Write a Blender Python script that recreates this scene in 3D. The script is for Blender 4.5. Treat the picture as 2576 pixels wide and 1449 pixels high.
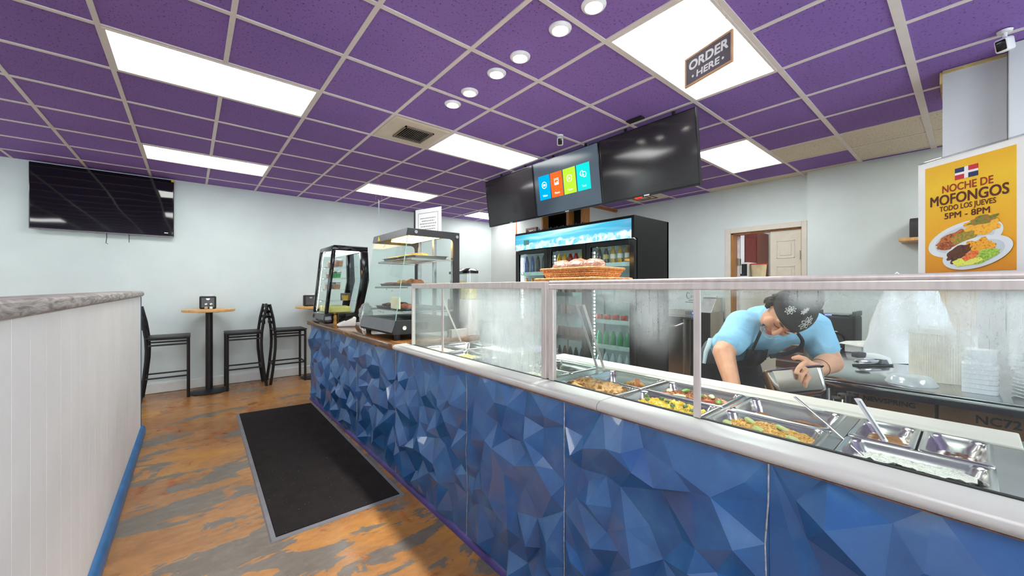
import bpy, bmesh, math, random
from mathutils import Vector, Matrix, noise
from mathutils.geometry import delaunay_2d_cdt

for _o in list(bpy.data.objects):
    bpy.data.objects.remove(_o)
SC = bpy.context.scene
COL = SC.collection
random.seed(7)
PI = math.pi

# ---------------------------------------------------------------- camera
cam_d = bpy.data.cameras.new('camera')
cam_d.sensor_width = 36.0
cam_d.lens = 36.0 * 968.0 / 2576.0
cam_d.clip_start = 0.02
cam_o = bpy.data.objects.new('camera', cam_d)
COL.objects.link(cam_o)
cam_o.location = (0, 0, 1.335)
cam_o.rotation_euler = (PI / 2, 0, -math.atan2(810.0, 968.0))
SC.camera = cam_o

# ---------------------------------------------------------------- world, exposure
W = bpy.data.worlds.new('daylight')
SC.world = W
W.use_nodes = True
W.node_tree.nodes['Background'].inputs[0].default_value = (0.86, 0.93, 1.0, 1)
W.node_tree.nodes['Background'].inputs[1].default_value = 3.5
SC.view_settings.view_transform = 'Standard'
SC.view_settings.look = 'None'
SC.view_settings.gamma = 1.0
SC.view_settings.use_curve_mapping = False
SC.view_settings.exposure = 1.08
PANEL = 6.2          # radiance of the ceiling light panels

# ---------------------------------------------------------------- materials
def lin(c):
    r = []
    for v in c[:3]:
        v = v / 255.0
        r.append(v / 12.92 if v <= 0.04045 else ((v + 0.055) / 1.055) ** 2.4)
    return (r[0], r[1], r[2], 1.0)

class NT:
    """small wrapper for building node trees"""
    def __init__(self, name):
        self.m = bpy.data.materials.new(name)
        self.m.use_nodes = True
        self.t = self.m.node_tree
        self.t.nodes.clear()
        self.out = self.n('ShaderNodeOutputMaterial')
    def n(self, kind, **kw):
        nd = self.t.nodes.new(kind)
        for k, v in kw.items():
            setattr(nd, k, v)
        return nd
    def l(self, a, b):
        self.t.links.new(a, b)
    def coords(self, scale=(1, 1, 1), kind='Object'):
        tc = self.n('ShaderNodeTexCoord')
        mp = self.n('ShaderNodeMapping')
        mp.inputs['Scale'].default_value = scale
        self.l(tc.outputs[kind], mp.inputs[0])
        return mp.outputs[0]
    def noise(self, vec, scale, detail=3, rough=0.5, dist=0.0):
        nd = self.n('ShaderNodeTexNoise')
        nd.inputs['Scale'].default_value = scale
        nd.inputs['Detail'].default_value = detail
        nd.inputs['Roughness'].default_value = rough
        nd.inputs['Distortion'].default_value = dist
        self.l(vec, nd.inputs['Vector'])
        return nd.outputs[0]
    def ramp(self, fac, stops, interp='LINEAR'):
        nd = self.n('ShaderNodeValToRGB')
        nd.color_ramp.interpolation = interp
        el = nd.color_ramp.elements
        while len(el) < len(stops):
            el.new(0.5)
        for e, (p, c) in zip(el, stops):
            e.position = p
            e.color = c if len(c) == 4 else lin(c)
        self.l(fac, nd.inputs[0])
        return nd.outputs[0]
    def mix(self, fac, a, b, mode='MIX'):
        nd = self.n('ShaderNodeMix', data_type='RGBA', blend_type=mode)
        for sock, v in ((nd.inputs[0], fac), (nd.inputs[6], a), (nd.inputs[7], b)):
            if hasattr(v, 'is_output'):
                self.l(v, sock)
            else:
                sock.default_value = v
        return nd.outputs[2]
    def math(self, op, a, b=None, clamp=False):
        nd = self.n('ShaderNodeMath', operation=op, use_clamp=clamp)
        for i, v in enumerate((a, b)):
            if v is None:
                continue
            if hasattr(v, 'is_output'):
                self.l(v, nd.inputs[i])
            else:
                nd.inputs[i].default_value = v
        return nd.outputs[0]
    def bump(self, h, strength=0.2, dist=0.01):
        nd = self.n('ShaderNodeBump')
        nd.inputs['Strength'].default_value = strength
        nd.inputs['Distance'].default_value = dist
        self.l(h, nd.inputs['Height'])
        return nd.outputs[0]
    def bsdf(self, col, rough=0.5, metal=0.0, normal=None, spec=0.5, coat=0.0):
        p = self.n('ShaderNodeBsdfPrincipled')
        for sock, v in ((p.inputs['Base Color'], col), (p.inputs['Roughness'], rough), (p.inputs['Metallic'], metal)):
            if hasattr(v, 'is_output'):
                self.l(v, sock)
            else:
                sock.default_value = v
        p.inputs['Specular IOR Level'].default_value = spec
        p.inputs['Coat Weight'].default_value = coat
        if normal is not None:
            self.l(normal, p.inputs['Normal'])
        return p
    def done(self, shader):
        self.l(shader, self.out.inputs[0])
        return self.m

MATS = {}
def mat(name, c, rough=0.5, metal=0.0, var=0.06, vs=12.0, bump=0.0, bs=60.0, spec=0.5, coat=0.0, stretch=(1, 1, 1)):
    """plain surface with a gentle procedural variation of tone"""
    if name in MATS:
        return MATS[name]
    t = NT(name)
    v = t.coords(stretch)
    n = t.noise(v, vs, 4)
    base = lin(c)
    lo = tuple(max(0, x * (1 - var * 2)) for x in base[:3]) + (1,)
    hi = tuple(min(1, x * (1 + var * 2)) for x in base[:3]) + (1,)
    colr = t.ramp(n, [(0.3, lo), (0.7, hi)])
    nm = None
    if bump:
        nm = t.bump(t.noise(v, bs, 3), bump, 0.01)
    MATS[name] = t.done(t.bsdf(colr, rough, metal, nm, spec, coat).outputs[0])
    return MATS[name]

def glow(name, c, strength):
    if name in MATS:
        return MATS[name]
    t = NT(name)
    e = t.n('ShaderNodeEmission')
    n = t.noise(t.coords(), 1.5, 2)
    b = lin(c)
    colr = t.ramp(n, [(0.2, tuple(x * 0.95 for x in b[:3]) + (1,)), (0.8, b)])
    t.l(colr, e.inputs[0])
    e.inputs[1].default_value = strength
    MATS[name] = t.done(e.outputs[0])
    return MATS[name]

def glass(name, tint=(0.95, 0.985, 0.975), refl=0.06, rough=0.01, haze=0.0, hazecol=(0.8, 0.85, 0.85, 1)):
    """thin clear pane: straight-through light plus mirror reflection by angle"""
    if name in MATS:
        return MATS[name]
    t = NT(name)
    tr = t.n('ShaderNodeBsdfTransparent')
    tr.inputs[0].default_value = tuple(tint) + (1,)
    gl = t.n('ShaderNodeBsdfGlossy')
    gl.inputs['Roughness'].default_value = rough
    lw = t.n('ShaderNodeLayerWeight')
    lw.inputs[0].default_value = 0.25
    f = t.math('ADD', t.math('MULTIPLY', t.math('POWER', lw.outputs['Facing'], 4.0), 0.6), refl * 0.5, True)
    mx = t.n('ShaderNodeMixShader')
    t.l(f, mx.inputs[0]); t.l(tr.outputs[0], mx.inputs[1]); t.l(gl.outputs[0], mx.inputs[2])
    res = mx.outputs[0]
    if haze:
        df = t.n('ShaderNodeBsdfDiffuse'); df.inputs[0].default_value = hazecol
        m2 = t.n('ShaderNodeMixShader'); m2.inputs[0].default_value = haze
        n = t.noise(t.coords(), 9, 4)
        t.l(t.math('MULTIPLY', n, haze * 2, True), m2.inputs[0])
        t.l(res, m2.inputs[1]); t.l(df.outputs[0], m2.inputs[2])
        res = m2.outputs[0]
    MATS[name] = t.done(res)
    return MATS[name]

# ---------------------------------------------------------------- mesh builder
WL = {}       # world location of every object made here
def wloc(o):
    return WL.get(o.name, Vector((0, 0, 0))) if o else Vector((0, 0, 0))

class MB:
    def __init__(self, tf=None):
        self.bm = bmesh.new()
        self.tf = tf
        self.mi = 0
    def _add(self, tmp, tf=None):
        for f in tmp.faces:
            f.material_index = self.mi
        if tf is not None:
            tmp.transform(tf)
        if self.tf is not None:
            tmp.transform(self.tf)
        me = bpy.data.meshes.new('tmp')
        tmp.to_mesh(me); tmp.free()
        self.bm.from_mesh(me)
        bpy.data.meshes.remove(me)
        return self
    def box(self, x0, x1, y0, y1, z0, z1, bev=0.0, seg=2, tf=None):
        t = bmesh.new()
        bmesh.ops.create_cube(t, size=1.0)
        for v in t.verts:
            v.co = Vector((x0 + (v.co.x + .5) * (x1 - x0), y0 + (v.co.y + .5) * (y1 - y0), z0 + (v.co.z + .5) * (z1 - z0)))
        if bev:
            bmesh.ops.bevel(t, geom=t.edges[:], offset=bev, segments=seg, affect='EDGES', profile=0.5)
        return self._add(t, tf)
    def cyl(self, p0, p1, r0, r1=None, seg=20, cap=True, tf=None):
        r1 = r0 if r1 is None else r1
        p0 = Vector(p0); p1 = Vector(p1)
        d = p1 - p0
        q = d.to_track_quat('Z', 'Y').to_matrix().to_4x4()
        t = bmesh.new()
        bmesh.ops.create_cone(t, cap_ends=cap, segments=seg, radius1=r0, radius2=r1, depth=d.length)
        t.transform(Matrix.Translation((p0 + p1) / 2) @ q)
        return self._add(t, tf)
    def tube(self, pts, r, seg=8, closed=False, flat=None, tf=None, caps=True):
        """sweep of a round (or flattened) section; r may be a list"""
        pts = [Vector(p) for p in pts]
        n = len(pts)
        rs = r if isinstance(r, (list, tuple)) else [r] * n
        t = bmesh.new()
        rings = []
        up = Vector((0, 0, 1))
        prev = None
        for i, p in enumerate(pts):
            a = pts[(i - 1) % n] if (closed or i > 0) else p
            b = pts[(i + 1) % n] if (closed or i < n - 1) else p
            d = (b - a)
            if d.length < 1e-9:
                d = Vector((0, 0, 1))
            d.normalize()
            if prev is None:
                s = d.cross(up)
                if s.length < 1e-3:
                    s = d.cross(Vector((1, 0, 0)))
                s.normalize()
            else:
                s = prev - d * prev.dot(d)
                s.normalize()
            prev = s
            u = s.cross(d)
            fx, fy = flat if flat else (1, 1)
            rings.append([t.verts.new(p + (s * math.cos(2 * PI * k / seg) * fx + u * math.sin(2 * PI * k / seg) * fy) * rs[i]) for k in range(seg)])
        m = n if closed else n - 1
        for i in range(m):
            A, B = rings[i], rings[(i + 1) % n]
            for k in range(seg):
                t.faces.new((A[k], A[(k + 1) % seg], B[(k + 1) % seg], B[k]))
        if not closed and caps:
            t.faces.new(rings[0][::-1]); t.faces.new(rings[-1])
        bmesh.ops.recalc_face_normals(t, faces=t.faces[:])
        return self._add(t, tf)
    def lathe(self, prof, c=(0, 0, 0), seg=24, tf=None, sx=1, sy=1):
        t = bmesh.new()
        rings = []
        for r, z in prof:
            if r < 1e-6:
                rings.append([t.verts.new((c[0], c[1], c[2] + z))])
            else:
                rings.append([t.verts.new((c[0] + sx * r * math.cos(2 * PI * k / seg), c[1] + sy * r * math.sin(2 * PI * k / seg), c[2] + z)) for k in range(seg)])
        for A, B in zip(rings, rings[1:]):
            for k in range(seg):
                a, b = A[k % len(A)], A[(k + 1) % len(A)]
                c2, d2 = B[(k + 1) % len(B)], B[k % len(B)]
                vs = []
                for v in (a, b, c2, d2):
                    if v not in vs:
                        vs.append(v)
                if len(vs) > 2:
                    t.faces.new(vs)
        bmesh.ops.recalc_face_normals(t, faces=t.faces[:])
        return self._add(t, tf)
    def prism(self, poly, axis, a0, a1, bev=0.0, tf=None):
        """polygon of (p,q) extruded along axis 'x' (p=y,q=z), 'y' (p=x,q=z) or 'z' (p=x,q=y)"""
        t = bmesh.new()
        def P(p, q, a):
            return {'x': (a, p, q), 'y': (p, a, q), 'z': (p, q, a)}[axis]
        A = [t.verts.new(P(p, q, a0)) for p, q in poly]
        B = [t.verts.new(P(p, q, a1)) for p, q in poly]
        n = len(poly)
        t.faces.new(A); t.faces.new(B[::-1])
        for i in range(n):
            t.faces.new((A[i], B[i], B[(i + 1) % n], A[(i + 1) % n]))
        bmesh.ops.recalc_face_normals(t, faces=t.faces[:])
        if bev:
            bmesh.ops.bevel(t, geom=t.edges[:], offset=bev, segments=2, affect='EDGES', profile=0.5)
        return self._add(t, tf)
    def quad(self, *pts, tf=None):
        t = bmesh.new()
        t.faces.new([t.verts.new(p) for p in pts])
        return self._add(t, tf)
    def blob(self, c, r, sub=2, amp=0.0, freq=8.0, seed=0.0, tf=None):
        """ellipsoid roughened by noise"""
        t = bmesh.new()
        bmesh.ops.create_icosphere(t, subdivisions=sub, radius=1.0)
        r = r if isinstance(r, (tuple, list)) else (r, r, r)
        for v in t.verts:
            d = v.co.normalized()
            k = 1.0 + amp * noise.noise(d * freq * 0.3 + Vector((seed, seed * 1.7, -seed)))
            v.co = Vector((c[0] + d.x * r[0] * k, c[1] + d.y * r[1] * k, c[2] + d.z * r[2] * k))
        return self._add(t, tf)
    def loft(self, rings, close=True, cap0=False, cap1=False, tf=None):
        t = bmesh.new()
        R = [[t.verts.new(p) for p in ring] for ring in rings]
        n = len(R[0])
        for A, B in zip(R, R[1:]):
            for k in range(n if close else n - 1):
                t.faces.new((A[k], A[(k + 1) % n], B[(k + 1) % n], B[k]))
        if cap0: t.faces.new(R[0][::-1])
        if cap1: t.faces.new(R[-1])
        bmesh.ops.recalc_face_normals(t, faces=t.faces[:])
        return self._add(t, tf)
    def build(self, name, m, parent=None, smooth=None, world=True):
        bm = self.bm
        off = Vector((0, 0, 0))
        if world:
            if parent is not None:
                off = wloc(parent)
            elif bm.verts:
                xs = [v.co.x for v in bm.verts]; ys = [v.co.y for v in bm.verts]
                off = Vector(((min(xs) + max(xs)) / 2, (min(ys) + max(ys)) / 2, min(v.co.z for v in bm.verts)))
        if off.length > 0:
            bmesh.ops.translate(bm, verts=bm.verts[:], vec=-off)
        me = bpy.data.meshes.new(name)
        bm.to_mesh(me); bm.free()
        for mm in (m if isinstance(m, (list, tuple)) else [m]):
            me.materials.append(mm)
        if smooth:
            me.polygons.foreach_set('use_smooth', [True] * len(me.polygons))
            me.set_sharp_from_angle(angle=math.radians(smooth))
        o = bpy.data.objects.new(name, me)
        COL.objects.link(o)
        if parent is not None:
            o.parent = parent
            WL[o.name] = wloc(parent).copy()
        else:
            o.location = off
            WL[o.name] = off.copy()
        return o

def tag(o, label=None, cat=None, group=None, kind=None):
    if label: o['label'] = label
    if cat: o['category'] = cat
    if group: o['group'] = group
    if kind: o['kind'] = kind
    return o
def thing(name, label, cat, loc=(0, 0, 0), group=None):
    o = bpy.data.objects.new(name, None)
    o.empty_display_size = 0.05
    COL.objects.link(o)
    o.location = loc
    WL[o.name] = Vector(loc)
    return tag(o, label, cat, group)
def struct(o):
    o['kind'] = 'structure'
    return o
def dup(root, loc, rotz=None, label=None, group=None):
    """copy of a thing with copies of its parts and sub-parts"""
    r = root.copy(); COL.objects.link(r); r.location = loc
    if rotz is not None: r.rotation_euler = (0, 0, rotz)
    if label: r['label'] = label
    if group: r['group'] = group
    for ch in root.children:
        c = ch.copy(); COL.objects.link(c); c.parent = r
        for g in ch.children:
            d = g.copy(); COL.objects.link(d); d.parent = c
    return r

def text_mesh(s, size, extrude=0.0005, bold=0.0, align='CENTER', shear=0.0, space=1.0):
    cu = bpy.data.curves.new('txt', 'FONT')
    cu.body = s; cu.size = size; cu.extrude = min(extrude, size * .006); cu.offset = bold
    cu.align_x = align; cu.align_y = 'CENTER'; cu.shear = shear; cu.space_character = space
    cu.resolution_u = 4
    o = bpy.data.objects.new('txt', cu)
    COL.objects.link(o)
    dg = bpy.context.evaluated_depsgraph_get()
    me = bpy.data.meshes.new_from_object(o.evaluated_get(dg))
    bpy.data.objects.remove(o); bpy.data.curves.remove(cu)
    return me
def frame(origin, right, up):
    """matrix: local x -> right, y -> up, z -> out of the face"""
    r = Vector(right).normalized(); u = Vector(up).normalized(); n = r.cross(u)
    M_ = Matrix.Identity(4)
    for i in range(3):
        M_[i][0] = r[i]; M_[i][1] = u[i]; M_[i][2] = n[i]; M_[i][3] = origin[i]
    return M_
def add_text(mb, s, size, tf, x=0, y=0, z=0.0006, sx=1.0, fit=None, **kw):
    bold = kw.pop('bold', 0.0)
    me = text_mesh(s, size, **kw)
    if fit and me.vertices:
        w = max(v.co.x for v in me.vertices) - min(v.co.x for v in me.vertices)
        sx = fit / max(w, 1e-6)
    # a heavier stroke is laid down as slightly shifted passes of the same glyphs
    for kz, (ox, oy) in enumerate(((-bold, -bold), (bold, -bold), (-bold, bold), (bold, bold)) if bold else ((0, 0),)):
        t = bmesh.new(); t.from_mesh(me)
        t.transform(tf @ Matrix.Translation((x + ox, y + oy, z + kz * .0001)) @ Matrix.Diagonal((sx, 1, 1, 1)))
        mb._add(t)
    bpy.data.meshes.remove(me)
ORDS = ['leftmost', 'second from left', 'third from left', 'fourth from left', 'fifth from left', 'sixth from left', 'seventh from left']
ORD = ['leftmost', 'second from the left', 'third from the left', 'fourth from the left', 'fifth from the left', 'sixth from the left', 'seventh from the left', 'eighth from the left', 'ninth from the left']

# common materials
M_wall = mat('wall_paint', (222, 233, 232), 0.75, var=0.015, vs=3, bump=0.03, bs=180)
M_steel = mat('stainless_steel', (196, 194, 192), 0.26, 1.0, var=0.05, vs=8, stretch=(1, 1, 12))
M_steel_b = mat('brushed_aluminium', (214, 204, 200), 0.42, 0.55, var=0.04, vs=8, stretch=(1, 8, 1))
M_black = mat('black_metal', (26, 25, 28), 0.42, var=0.1)
M_blackgloss = mat('gloss_black_plastic', (14, 14, 16), 0.12, var=0.1)
M_blackmatt = mat('matt_black_plastic', (30, 30, 32), 0.55, var=0.08)
M_white = mat('white_plastic', (236, 236, 234), 0.45, var=0.02)
M_whitepaint = mat('white_gloss_paint', (238, 238, 234), 0.3, var=0.025, vs=5)
M_glass = glass('clear_glass')
M_chrome = mat('polished_chrome', (215, 215, 215), 0.12, 1.0, var=0.02)
# ================================================================ setting
CZ = 2.74
P_ = 0.5472
def gx(k): return 1.2645 + P_ * k
def gy(k): return 1.8855 + P_ * k

# floor: acid-stained concrete, worn through to grey in streaks
def floor_material():
    t = NT('stained_concrete')
    v = t.coords((1, 1, 1))
    vs = t.coords((0.75, 1.7, 1))
    big = t.noise(vs, 0.9, 5, 0.6, 0.4)
    tone = t.ramp(big, [(0.30, (104, 64, 34)), (0.42, (140, 94, 52)), (0.52, (160, 114, 66)), (0.60, (184, 126, 54)), (0.70, (204, 150, 56))])
    fine = t.noise(vs, 14, 6, 0.7)
    tone = t.mix(0.45, tone, t.ramp(fine, [(0.3, (112, 74, 42)), (0.7, (184, 132, 78))]))
    rust = t.noise(v, 2.3, 6, 0.72, 0.6)
    tone = t.mix(t.ramp(rust, [(0.56, (0, 0, 0)), (0.64, (255, 255, 255))]), tone, t.ramp(fine, [(0.35, (96, 48, 14)), (0.65, (176, 96, 26))]))
    # worn patches: more of them along the white half wall and in front of the counter
    sep = t.n('ShaderNodeSeparateXYZ'); t.l(t.coords(), sep.inputs[0])
    wear = t.noise(vs, 2.6, 7, 0.62, 0.5)
    nearx = t.n('ShaderNodeMapRange'); nearx.inputs[1].default_value = -0.4; nearx.inputs[2].default_value = 0.9
    nearx.inputs[3].default_value = 0.075; nearx.inputs[4].default_value = -0.02
    t.l(sep.outputs[0], nearx.inputs[0])
    neary = t.n('ShaderNodeMapRange'); neary.inputs[1].default_value = 2.0; neary.inputs[2].default_value = 5.5
    neary.inputs[3].default_value = 0.03; neary.inputs[4].default_value = -0.09
    t.l(sep.outputs[1], neary.inputs[0])
    w2 = t.math('ADD', t.math('ADD', wear, nearx.outputs[0]), neary.outputs[0])
    mask = t.ramp(w2, [(0.625, (0, 0, 0)), (0.64, (255, 255, 255))])
    grey = t.ramp(fine, [(0.3, (98, 90, 80)), (0.7, (120, 110, 99))])
    colr = t.mix(mask, tone, grey)
    rough = t.ramp(t.noise(v, 3, 3), [(0.3, (122, 122, 122)), (0.7, (160, 160, 160))])
    nm = t.bump(t.math('ADD', t.math('MULTIPLY', fine, 0.3), t.math('MULTIPLY', mask, -0.5)), 0.12, 0.01)
    return t.done(t.bsdf(colr, rough, 0, nm, 0.42, 0.0).outputs[0])
def tile_material(name, c, c2):
    t = NT(name)
    v = t.coords()
    n = t.noise(v, 1.2, 3)
    colr = t.ramp(n, [(0.3, c), (0.7, c2)])
    pit = t.noise(t.coords((1, .7, 1)), 92, 2, 0.5)
    pits = t.ramp(pit, [(0.34, (0, 0, 0)), (0.375, (255, 255, 255))])
    colr = t.mix(t.math('MULTIPLY', t.math('SUBTRACT', 1.0, pits), 0.55), colr, (0.006, 0.003, 0.016, 1))
    return t.done(t.bsdf(colr, 0.8, 0, t.bump(pits, 0.3, 0.004), 0.25).outputs[0])
M_floor = floor_material()
M_purple = tile_material('purple_acoustic_tile', (136, 105, 176), (146, 113, 186))
M_beige = tile_material('bare_acoustic_tile', (222, 212, 192), (232, 222, 202))
M_grid = mat('ceiling_grid_enamel', (226, 216, 210), 0.4, var=0.015)
M_trimwood = mat('honey_wood_trim', (176, 122, 62), 0.45, var=0.12, vs=6, stretch=(8, 8, 1))
M_dark = mat('unlit_room_dark', (22, 16, 14), 0.8)  # dark colour standing in for shade inside openings; also the outlet's own black

b = MB(); b.box(-3.2, 8.2, -3.6, 6.8, -0.06, 0.0)
struct(b.build('floor', M_floor))

beige = set()
for i in range(-10, 14):
    for j in range(-11, 10):
        x, y = gx(i) + .27, gy(j) + .27
        if (4.4 < x < 5.1 and y < 1.30) or (5.1 < x < 5.7 and y < 0.80) or (5.64 < x and 0.7 < y < 2.4):
            beige.add((i, j))
        if 5.1 < x < 5.64 and 0.75 < y < 1.3: beige.discard((i, j))
b = MB()
for i in range(-10, 14):
    for j in range(-11, 10):
        x0, x1, y0, y1 = gx(i), gx(i + 1), gy(j), gy(j + 1)
        x0, x1, y0, y1 = max(x0, -3.2), min(x1, 8.2), max(y0, -3.6), min(y1, 6.8)
        if x1 - x0 < .01 or y1 - y0 < .01: continue
        b.mi = 1 if (i, j) in beige else 0
        b.box(x0, x1, y0, y1, CZ, CZ + 0.02)
ceil_o = struct(b.build('ceiling', [M_purple, M_beige]))

PANELS = [  # i0, j0: first cell; each panel is two cells long in x and one in y
    (-3, 2, 'long ceiling light panel nearest the camera, on the left above the aisle', 0, 0),
    (-3, 6, 'long ceiling light panel close to the black wall television', 0, 0),
    (1, 2, 'long ceiling light panel touching the corner of the air vent', 0, 0),
    (1, 6, 'long ceiling light panel above the glass display cases, near the back wall', 0, 0),
    (5, 7, 'ceiling light panel partly hidden behind the left menu screen', 0.06, 0.08),
    (5, -1, 'ceiling light panel to the right of the menu screens, above the doorway', 0, 0),
    (1, -2, 'big bright ceiling light panel directly behind the hanging order sign', 0, 0),
    (-3, -4, 'ceiling light panel behind the camera, over the aisle', 0, 0),
    (1, -6, 'ceiling light panel behind the camera, over the serving counter', 0, 0),
    (-8, 2, 'ceiling light panel out of view to the left, over the seats behind the half wall', 0, 0),
    (-8, 6, 'ceiling light panel out of view to the left, near the back wall corner', 0, 0),
    (-8, -2, 'ceiling light panel out of view at the far left, beside the camera', 0, 0),
    (4, 1, 'ceiling light panel added out of sight behind the right menu screen', 0, 0),  # added to brighten the right wall, out of the camera's sight
    (6, -5, 'ceiling light panel added out of sight behind the pilaster, over the kitchen', 0, 0),  # added for more light on the kitchen side, never in view
]
skip = set()
for i0, j0, *_ in PANELS:
    skip.add((i0 + 1, j0))
g = MB()
hw = 0.0125
for i in range(-8, 13):
    x = gx(i)
    if not -3.2 < x < 8.2: continue
    j = -10
    while j < 9:
        k = j
        while k < 9 and (i, k) not in skip: k += 1
        if k > j: g.box(x - hw, x + hw, max(gy(j), -3.6), min(gy(k), 6.65), CZ - 0.006, CZ + .001)
        j = k + 1
for j in range(-10, 9):
    y = gy(j)
    w = 0.021 if j == -3 else (0.016 if j in (-2,) else hw)
    if -3.6 < y < 6.65: g.box(-3.2, 8.2, y - w, y + w, CZ - 0.0065, CZ + .001)
g.build('ceiling_grid', M_grid, ceil_o)

# walls -----------------------------------------------------------------
b = MB(); b.box(-3.3, 5.0, 6.65, 6.77, 0, CZ); struct(b.build('wall_back', M_wall))
b = MB(); b.box(-3.32, -3.2, -3.6, 6.65, 0, CZ); struct(b.build('wall_left', M_wall))
# right wall with the doorway to the back room, and the part that stands a little proud of it
b = MB()
b.box(5.85, 5.97, 2.18, 4.1, 0, CZ)
b.box(5.85, 5.97, 1.36, 2.18, 2.10, CZ)
b.box(5.85, 5.97, 1.278, 1.36, 0, CZ)
b.box(5.73, 5.97, -3.6, 1.278, 0, CZ)
struct(b.build('wall_right', M_wall))
# wall of the small inner room in the back corner, with the framed opening above the cooler
M_inner = mat('pale_grey_paint', (206, 210, 208), 0.7, var=0.015, vs=3)
b = MB()
b.box(4.98, 5.08, 5.06, 6.65, 0, CZ)
b.box(4.98, 5.08, 4.10, 5.06, 0, 1.9)
b.box(5.08, 5.85, 4.10, 4.18, 0, CZ)
struct(b.build('wall_inner', M_inner))
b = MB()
b.box(5.45, 5.5, 4.18, 6.6, 0, CZ); b.box(5.085, 5.45, 5.3, 5.34, 0, CZ); b.box(5.085, 5.45, 4.185, 5.3, 2.66, 2.70)  # dark boards and lid added in place of shade inside the opening
struct(b.build('wall_inner_shade', M_dark))
b = MB(); b.box(4.955, 5.10, 5.04, 5.075, 1.9, CZ); b.box(4.955, 5.10, 4.08, 4.15, 1.9, CZ); b.box(4.955, 5.10, 4.42, 4.47, 1.9, CZ)
struct(b.build('trim_1', M_trimwood))
b = MB(); b.box(5.07, 5.86, 4.06, 4.10, CZ - 0.05, CZ - 0.007); b.box(4.975, 5.0, 5.80, 5.83, 0, CZ - 0.01)
struct(b.build('trim_2', mat('orange_wood_moulding', (168, 104, 48), 0.5, var=0.1)))
# pilaster and the short wall that continues it
M_pil = mat('grey_white_paint', (214, 218, 218), 0.7, var=0.015, vs=3)
b = MB(); b.box(3.74, 4.25, -0.135, 0.122, 0, CZ); struct(b.build('wall_pilaster', M_pil))
b = MB(); b.box(3.60, 4.25, -3.0, -0.137, 0, CZ - .007); struct(b.build('wall_side', M_pil))
b = MB(); b.box(3.735, 4.17, 0.1225, 0.135, 2.66, CZ - 0.007, 0.002); b.box(3.73, 3.742, -0.13, 0.123, CZ - 0.022, CZ - .007)
struct(b.build('trim_3', mat('yellowed_caulk', (206, 178, 112), 0.6, var=0.2, vs=9)))
# unseen street front behind the camera; shop windows added to let daylight in
b = MB()
b.box(-3.3, 8.2, -3.72, -3.6, 0, 0.5); b.box(-3.3, 8.2, -3.72, -3.6, 2.45, CZ)
for x0, x1 in ((-3.3, -2.9), (-1.0, -0.8), (1.1, 1.4), (3.3, 8.2)):
    b.box(x0, x1, -3.72, -3.6, 0.5, 2.45)
struct(b.build('wall_front', M_wall))
for n, (x0, x1) in enumerate(((-2.9, -1.0), (-0.8, 1.1), (1.4, 3.3))):
    w = MB(); w.box(x0, x1, -3.68, -3.672, 0.5, 2.45)
    wo = struct(w.build('window_%d' % (n + 1), glass('shop_window_glass')))
    f = MB()
    for q in ((x0, x0 + .05, .5, 2.45), (x1 - .05, x1, .5, 2.45), (x0, x1, .5, .55), (x0, x1, 2.40, 2.45)):
        f.box(q[0], q[1], -3.70, -3.64, q[2], q[3])
    f.build('window_frame', M_black, wo)

# skirting along the back wall, chipped where it meets the floor
b = MB()
ring = []
xs = [-3.2 + k * 0.04 for k in range(int(8.1 / 0.04) + 1)]
front_b = [(x, 6.632, 0.004 + 0.010 * max(0, noise.noise(Vector((x * 5, 0, 0)))) + 0.006 * max(0, noise.noise(Vector((x * 19, 3, 0))))) for x in xs]
front_t = [(x, 6.632, 0.118) for x in xs]
top_b = [(x, 6.650, 0.126) for x in xs]
b.loft([front_b, front_t, top_b], close=False)
struct(b.build('baseboard_back', mat('white_skirting_paint', (232, 232, 228), 0.5, var=0.03, vs=5)))

# doorway: cream casing, honey jamb, the closed leaf with moulded panels, the open leaf edge-on
M_case = mat('cream_casing_paint', (226, 218, 206), 0.5, var=0.02)
M_doorp = mat('cream_door_paint', (226, 219, 202), 0.45, var=0.02)
b = MB()
b.box(5.83, 5.86, 2.18, 2.25, 0, 2.17, .004); b.box(5.83, 5.86, 1.305, 1.36, 0, 2.17, .004); b.box(5.83, 5.86, 1.36, 2.18, 2.10, 2.17, .004)
struct(b.build('trim_4', M_case))
b = MB()
b.box(5.86, 5.99, 2.155, 2.18, 0, 2.10); b.box(5.86, 5.99, 1.36, 1.37, 0, 2.10); b.box(5.86, 5.99, 1.36, 2.18, 2.085, 2.10)
struct(b.build('trim_5', M_trimwood))
def door_leaf(b, y0, y1, x):
    b.box(x, x + .04, y0, y1, 0.01, 2.08)
    for z0, z1 in ((1.72, 1.95), (1.02, 1.62), (0.18, 0.92)):
        a, c = y0 + .07, y1 - .07
        for q in ((a, c, z0, z0 + .012), (a, c, z1 - .012, z1), (a, a + .012, z0, z1), (c - .012, c, z0, z1)):
            b.box(x - .006, x + .002, q[0], q[1], q[2], q[3], .002)
        b.box(x - .005, x + .002, a + .035, c - .035, z0 + .035, z1 - .035, .004)
b = MB(); door_leaf(b, 1.372, 1.71, 5.885)
d1 = struct(b.build('door_1', M_doorp))
b = MB(); b.tube([(5.88, 1.385, 1.70), (5.865, 1.385, 1.705), (5.865, 1.385, 1.80), (5.88, 1.385, 1.805)], .006); b.build('door_handle', M_chrome, d1)
b = MB(); b.prism([(5.99, 2.118), (5.99, 2.150), (6.33, 2.262), (6.34, 2.235)], 'z', 0.01, 2.07)
d2 = struct(b.build('door_2', mat('white_door_paint', (238, 238, 240), 0.4)))
b = MB(); b.box(5.975, 5.992, 2.12, 2.155, 1.66, 1.76, .003); b.box(5.975, 5.992, 2.095, 2.112, 1.65, 1.75, .003); b.build('hinge', M_chrome, d2)

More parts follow.
